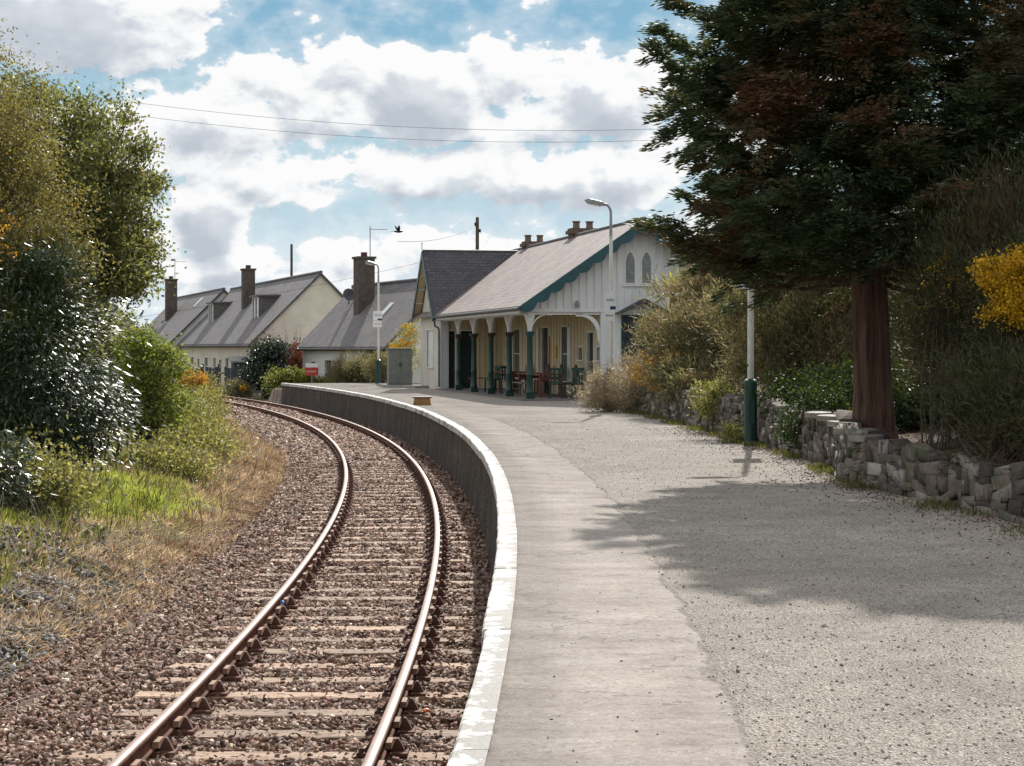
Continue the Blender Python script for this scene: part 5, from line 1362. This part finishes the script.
# trees behind so that no bare horizon shows at the right
for (x,y,h,lab,sd_) in ((11.5,26,5.2,'dark rounded tree behind the broom at the right, right of the station',51),(14.5,19,5.0,'dark tree far right behind the conifer',52),(9.8,32,4.6,'green tree behind the station gable on the right',53)):
    leafy('background_tree',(x,y,.8),[(x,y,h*.55,2.4,2.0,h*.45),(x-1.2,y-.5,h*.4,1.4,1.3,h*.32)],lab,'tree','farwood',22000,.2,.12,160,.35,trunk=([(x,y,.6),(x,y,h*.4),(x,y,h*.8)],[.2,.15,.05]),rnd=sd_,ntw=30)

# --- left side
leafy('gorse_bush',(-7.3,14.7,-.1),[(-7.6,14.7,2.9,.8,.5,.6),(-8.2,14.7,2.4,.8,.5,1.2)],'tall gorse with scattered orange flowers between the willow and the dark glossy shrub','bush','willow',8000,.07,.02,90,.16,stem_r=.025,rnd=60,crown_name='foliage',trunk_name='stems',ntw=24,
      flowers=('orange',900,.04,.035,[(-7.3,14.3,3.1,.5,.3,.45),(-7.9,14.3,2.9,.4,.3,.4)],60))
leafy('birch_tree',(-9.3,23.5,.1),[(-10.2,23.5,5.2,2.2,2.2,2.5),(-9.1,23.2,4.6,1.25,1.3,1.3),(-11.0,23.5,6.5,1.5,1.4,1.5),(-9.7,23.4,3.5,1.8,1.5,.9),(-10.6,23.5,3.3,2.0,1.6,1.6),(-8.9,23.4,3.3,.9,.8,.35)],'spreading green deciduous tree whose crown reaches farthest right on the left side','tree','palelf',66000,.115,.06,340,.24,
      trunk=([(-10.6,23.5,-.1),(-10.6,23.5,1.5),(-10.4,23.5,3.2),(-10.4,23.5,5.2)],[.22,.18,.14,.07]),rnd=61,ntw=110,shell=.45)
leafy('willow_tree',(-8.4,15.5,0),[(-8.0,15.5,3.5,1.5,1.3,1.7),(-8.6,15.5,5.2,1.6,1.3,1.6),(-7.2,15.3,2.9,.9,.9,.9),(-9.5,15.5,4.2,1.7,1.3,2.3),(-7.6,15.4,4.6,.8,.8,.9)],'fine-leaved olive yellow willow at the left edge, nearest the camera','tree','willow',90000,.06,.026,420,.20,
      trunk=([(-8.5,15.5,-.1),(-8.5,15.5,1.5),(-8.3,15.5,3.0),(-8.5,15.5,4.6)],[.18,.14,.11,.05]),rnd=62,ntw=130,shell=.45,dirbias=(0,0,-.2))
leafy('rhododendron_bush',(-6.8,14.6,-.2),[(-6.9,14.5,1.15,1.15,.9,1.05),(-7.6,14.3,1.9,1.2,.9,1.0),(-6.4,14.8,.7,.7,.7,.75),(-7.3,13.9,.3,.8,.6,.7),(-6.4,14.9,1.9,.75,.6,.55),(-7.1,15.0,2.5,.8,.6,.5),(-6.0,14.6,1.3,.35,.4,.3),(-5.95,14.7,.5,.4,.4,.35),(-6.7,14.6,2.75,.35,.3,.25),(-7.5,14.6,3.0,.5,.3,.3)],'dark leathery-leaved shrub with bright glinting leaves at the left edge','bush','rhodo',30000,.11,.036,300,.20,stem_r=.03,rnd=63,crown_name='foliage',trunk_name='stems',ntw=50,dirbias=(.15,-.1,-.15),outb=1.1,shell=.3,flat=.45)
leafy('rhododendron_bush',(-5.9,12.4,-.5),[(-6.5,12.4,.1,.65,.5,.5)],'low end of dark glossy leaves at the left edge just above the grass','bush','rhodo',2600,.115,.038,60,.14,stem_r=.02,rnd=64,crown_name='foliage',trunk_name='stems',ntw=16,dirbias=(.15,-.1,-.1),outb=1.0,flat=.45)
leafy('hawthorn_shrub',(-7.3,20.2,-.35),[(-7.3,20.2,.9,.55,.6,1.0),(-7.45,20.2,1.8,.33,.4,.5),(-6.95,20.2,1.2,.4,.5,.5),(-7.0,20.2,.4,.6,.5,.5)],'bright fresh green upright shrub right of the dark glossy shrub','bush','hawthorn',12000,.07,.048,90,.18,stem_r=.03,rnd=65,crown_name='foliage',trunk_name='stems',ntw=40)
leafy('gorse_bush',(-9.0,30.2,-.3),[(-9.3,30.0,.40,.62,.6,.5),(-8.9,29.2,.0,.6,.6,.35)],'gorse with fading orange flowers above the brambles at the bend','bush','bramble',8000,.10,.03,90,.16,stem_r=.015,rnd=66,crown_name='foliage',trunk_name='stems',ntw=24,
      flowers=('orange',3000,.05,.045,[(-9.3,29.7,.65,.5,.4,.30),(-8.8,29.2,.15,.35,.3,.2)],60))
leafy('gorse_bush',(-9.4,34.5,-.6),[(-10.3,34.0,-.25,.5,.4,.3)],'small gorse clump with orange-yellow flowers closest to where the rails vanish','bush','bramble',2500,.10,.03,40,.14,stem_r=.012,rnd=67,crown_name='foliage',trunk_name='stems',ntw=12,
      flowers=('gorse',1600,.05,.045,[(-10.0,33.8,-.2,.35,.3,.22)],30))
for i,(x,y,rx,rz,lab) in enumerate([(-7.7,24.0,.9,.40,'low pale green bramble clump at the foot of the hawthorn shrub'),(-8.7,27.0,.9,.42,'bramble clump midway between the hawthorn and the orange gorse'),(-6.5,21.0,.8,.3,'low bramble clump spilling down the bank nearest the brown grass'),(-10.3,31.6,.8,.36,'bramble clump nearest the rails in front of the orange gorse'),(-5.9,17.4,.7,.25,'straggly low bramble above the bright green grass patch'),(-6.2,13.0,.7,.2,'pale green straggling bramble at the left edge below the dark shrub')]):
    z=float(hgt(x,y*K)); leafy('bramble_bush',(x,y,z),[(x,y,z+rz*.8,rx,rx,rz)],lab,'bush','bramble',7500,.07,.038,70,.26,stem_r=.01,rnd=70+i,crown_name='foliage',trunk_name='stems',ntw=22,group='bramble clumps on the left bank',stemmat='twig')
# leafy background left
for (x,y,h,lab,sd_) in ((-15,32,5.5,'rounded green tree behind the spreading tree on the left bank',81),(-20,44,5.2,'green tree on the far left bank inside the curve',82),(-14.5,20,5.5,'tree hidden behind the willow at the left edge',83),(-15.5,40,2.4,'low rounded thicket on the far left bank beside the bend',84)):
    leafy('background_tree',(x,y,.2),[(x,y,h*.5,h*.42,h*.4,h*.5),(x+1,y-.5,h*.35,h*.3,h*.3,h*.33)],lab,'tree','palelf',16000,.17,.10,150,.32,trunk=([(x,y,0),(x,y,h*.4),(x,y,h*.75)],[.18,.13,.05]),rnd=sd_,ntw=24)
# far middle shrubs
leafy('ivy_bush',(-13.3,55.8,-1.2),[(-13.4,55.8,.3,1.15,.9,1.35),(-13.1,55.8,1.2,.9,.8,.75)],'dark ivy-covered bush with pale glints between the fence and the platform end','bush','ivydark',13000,.15,.10,130,.24,stem_r=.04,rnd=91,crown_name='foliage',trunk_name='stems',ntw=16)
leafy('gorse_bush',(-14.3,54.2,-1.2),[(-14.5,54.2,-.6,.8,.5,.5)],'small dull shrub with one patch of yellow flowers left of the dark ivy bush','bush','broom',4000,.14,.03,50,.18,stem_r=.015,rnd=92,crown_name='foliage',trunk_name='stems',ntw=12,
      flowers=('gorse',260,.07,.06,[(-14.1,53.8,-.55,.25,.2,.15)],10))
leafy('hedge',(-11.1,53.0,-1.2),[(-11.9,53,-.2,.9,.6,.75),(-11.0,53,-.25,.9,.6,.75),(-10.2,53.4,-.6,.8,.6,.65),(-9.0,53,-.5,.8,.6,.7)],'yellow-green hedge behind the far end of the platform','hedge','hedge',13000,.12,.08,150,.2,stem_r=.02,rnd=93,crown_name='foliage',trunk_name='stems',ntw=20)
leafy('red_shrub',(-12.0,57.5,-1.2),[(-12.1,57.5,1.0,.85,.7,.8),(-11.6,57.3,.6,.6,.5,.5)],'red-leaved shrub in front of the nearest house','bush','redleaf',6500,.12,.08,80,.22,stem_r=.02,rnd=94,crown_name='foliage',trunk_name='stems',ntw=20)
leafy('bare_shrub',(-12.7,58.5,-1.2),[(-12.9,58.5,2.3,1.6,.8,1.2),(-14.2,58.5,1.9,1.2,.8,1.0)],'pinkish leafless shrub against the cream gable of the dormered house','bush','redleaf',900,.06,.03,110,.25,stem_r=.018,rnd=95,crown_name='buds',trunk_name='stems',ntw=110,stemmat='twig')
leafy('broom_bush',(-7.3,49.8,-.6),[(-7.2,49.8,.45,1.0,.7,.85),(-8.1,50,.3,.8,.6,.8),(-6.5,49.6,.7,.7,.6,.7)],'olive brown broom between the red sign and the far lamp post','bush','broom',22000,.17,.022,140,.24,stem_r=.02,rnd=96,crown_name='foliage',trunk_name='stems',ntw=24,dirbias=(0,0,.6))
leafy('gorse_bush',(-4.7,45.6,0),[(-4.75,45.6,1.3,.75,.5,.75),(-4.6,45.6,2.2,.4,.35,.4)],'gorse with bright orange-yellow flowers behind the grey cabinet','bush','bramble',5000,.10,.03,70,.18,stem_r=.02,rnd=97,crown_name='foliage',trunk_name='stems',ntw=20,
      flowers=('gorse',1500,.06,.045,[(-4.8,45.2,1.75,.6,.35,.35),(-4.65,45.3,2.35,.3,.25,.3),(-5.3,45.3,1.3,.25,.25,.25)],45))
leafy('broom_bush',(-5.9,47.2,-.2),[(-6.0,47.2,.6,.8,.5,.7)],'reddish broom just behind the far lamp post','bush','broom',9000,.15,.02,70,.2,stem_r=.02,rnd=98,crown_name='foliage',trunk_name='stems',ntw=16,dirbias=(0,0,.6))
# far wood
def farwood():
    n=60000; x=rng.uniform(-200,160,n); t=rng.uniform(0,1,n); h=4.5+2.0*np.sin(x*.21)+1.2*np.sin(x*.57+1)
    P=np.stack([x,225+rng.uniform(-4,6,n),-1.4+t*h],1); V,F=leaves(P,rdir(n),1.1,.8); tag(npmesh('distant_woodland',V,F,'farwood'),'distant belt of dull green trees on the horizon','woodland',kind='stuff')
farwood()
# ------------------------------------------------------------------ grass and ground cover
def blades(P,L,W,lean=.5,up=1.0):
    n=len(P); D=rng.normal(size=(n,3))*lean; D[:,2]=np.abs(D[:,2])*.3+up
    return leaves(P,D,L,W)
def build_grass():
    # dry grass along the bank foot
    n=190000; y=9+rng.uniform(0,1,n)**.85*84; s=rng.gamma(1.5,.8,n)-.15; r=238.5-.85*sst(y,42,62)-s; 
    k=(s<7); y=y[k]; r=r[k]; s=s[k]; th=np.arcsin((y-CY)/r); x=CX+r*np.cos(th)
    stony=(y<16.5)&(s<.25+(16.5-y)*.22)
    tuft=np.sin(x*4.1+y*2.2)*np.sin(y*3.3-x*1.7)
    keep=((~stony)|(rng.uniform(0,1,len(x))<.16))&(rng.uniform(0,1,len(x))<.62+.38*tuft)
    keep&=~((((x+5.45)/.7)**2+((y-27.4)/3.0)**2<1)&(rng.uniform(0,1,len(x))<.6))
    x=x[keep];y=y[keep];s=s[keep]; P=np.stack([x,y,hgt(x,y)],1)
    D=rng.normal(size=(len(x),3))*.8; D[:,2]=np.abs(D[:,2])*.4+rng.uniform(-.1,1.1,len(x))*(.4+.6*(tuft[keep]>.1)); D[:,0]+=.5
    V,F=leaves(P,D,np.interp(y,[9,28,74],[.12,.18,.28]),np.interp(y,[9,28,74],[.008,.013,.03]))
    tag(npmesh('dry_grass',V,F,'drygrass'),'tangled tan dry grass along the foot of the left bank','dry grass',kind='stuff')
    # bright green patches
    pts=[]
    for (cx,cy,rx,ry,m) in ((-5.45,27.4,.75,3.2,15000),(-6.0,22.4,.5,1.5,1500),(-5.6,18.4,.45,1.0,3000),(-6.2,32.4,.7,2.2,1800),(-7.0,44,.6,4.5,1800)):
        a=rng.uniform(0,2*PI,m); q=np.abs(rng.normal(size=m))*.62; pts.append(np.stack([cx+np.cos(a)*q*rx,cy+np.sin(a)*q*ry],1))
    p=np.concatenate(pts); P=np.stack([p[:,0],p[:,1],hgt(p[:,0],p[:,1])],1); V,F=blades(P,.13,.011,.45)
    tag(npmesh('green_grass',V,F,'grass'),'bright green grass patches on the left bank','grass',kind='stuff')
    # rank growth over the upper bank
    n=46000; y=rng.uniform(11,90,n); r=rng.uniform(226,237.3,n)-.85*sst(y,42,62); th=np.arcsin((y-CY)/r); x=CX+r*np.cos(th); P=np.stack([x,y,hgt(x,y)],1)
    V,F=blades(P,.26,.022,.5); tag(npmesh('rough_grass',V,F,'verge'),'rough green and brown undergrowth on top of the left bank','undergrowth',kind='stuff')
    # verge along the wall foot
    n=24000; y=10+rng.uniform(0,1,n)**1.1*38; off=rng.gamma(1.6,.16,n)
    cl=np.sin(y*2.1)+np.sin(y*5.3+off*6)*.7
    k=(rng.uniform(0,1,n)<np.clip(.25+.5*cl,0.01,1))&(off<.22+.35*np.clip(np.interp(y/K,[6,11,12.5,14,26],[1.6,1.2,.3,.5,1.0]),0,2)); y=y[k];off=off[k]
    x=wallx(y)-off+.06; P=np.stack([x,y,np.zeros(len(x))],1); V,F=blades(P,np.interp(y/K,[6,25],[.075,.11]),np.interp(y/K,[6,25],[.007,.014]),.6)
    tag(npmesh('verge_grass',V,F,'verge'),'short grass and weeds along the foot of the stone wall','grass',kind='stuff')
    # leaf litter on the right bank and along the wall foot
    n=15000; y=rng.uniform(11,38,n); x=wallx(y)+np.where(rng.uniform(0,1,n)<.35,-rng.gamma(1.5,.22,n),rng.uniform(.35,4.0,n)); z=np.where(x<wallx(y),.004,hgt(x,y)+.01)
    P=np.stack([x,y,z],1); D=rng.normal(size=(n,3)); D[:,2]*=.2; V,F=leaves(P,D,.032,.018); tag(npmesh('leaf_litter',V,F,'litter'),'fallen brown leaves and needles on the shaded bank and along the wall','leaf litter',kind='stuff')
    # litter among ballast
    n=17000; y=rng.uniform(9,42,n); r=rng.uniform(237.8,241.9,n); th=np.arcsin((y-CY)/r); x=CX+r*np.cos(th); P=np.stack([x,y,np.full(n,-1.03)+rng.uniform(0,.03,n)],1); D=rng.normal(size=(n,3)); D[:,2]*=.3
    V,F=leaves(P,D,.05,.016); tag(npmesh('leaf_litter',V,F,'litter'),'dead leaves and twigs scattered through the track ballast','leaf litter',kind='stuff')
    # bleached twigs
    m=MB(); rr=random.Random(8)
    for i in range(1100):
        y=rr.uniform(10,36); r=238.7-abs(rr.gauss(0,1.1)); th=math.asin((y-CY)/r); x=CX+r*math.cos(th); z=float(hgt(x,y))+.05; a=rr.uniform(0,2*PI); L=rr.uniform(.08,.35)
        p=Vector((x,y,z)); d=Vector((math.cos(a),math.sin(a),rr.uniform(-.1,.5))); q=p+d*L*.5+Vector((rr.uniform(-.03,.03),rr.uniform(-.03,.03),.02)); e=p+d*L
        m.tube([p,q,e],[.005,.004,.002],3,cap=False)
    for i in range(420):
        y=rr.uniform(16,60); r=238.2-abs(rr.gauss(.8,1.0)); th=math.asin((y-CY)/r); x=CX+r*math.cos(th); z=float(hgt(x,y)); a=rr.uniform(0,2*PI); L=rr.uniform(.25,.6); w=.003+y*.00008
        p=Vector((x,y,z)); e=p+Vector((math.cos(a)*.25,math.sin(a)*.25,rr.uniform(.6,1)))*L; m.tube([p,p.lerp(e,.5)+Vector((.02,0,.03)),e],[w,w,w*.6],3,cap=False)
    tag(m.build('dead_twigs',['deadtwig'],recalc=False),'pale bleached twigs on the stones and grass at the foot of the bank','twigs',kind='stuff')
build_grass()
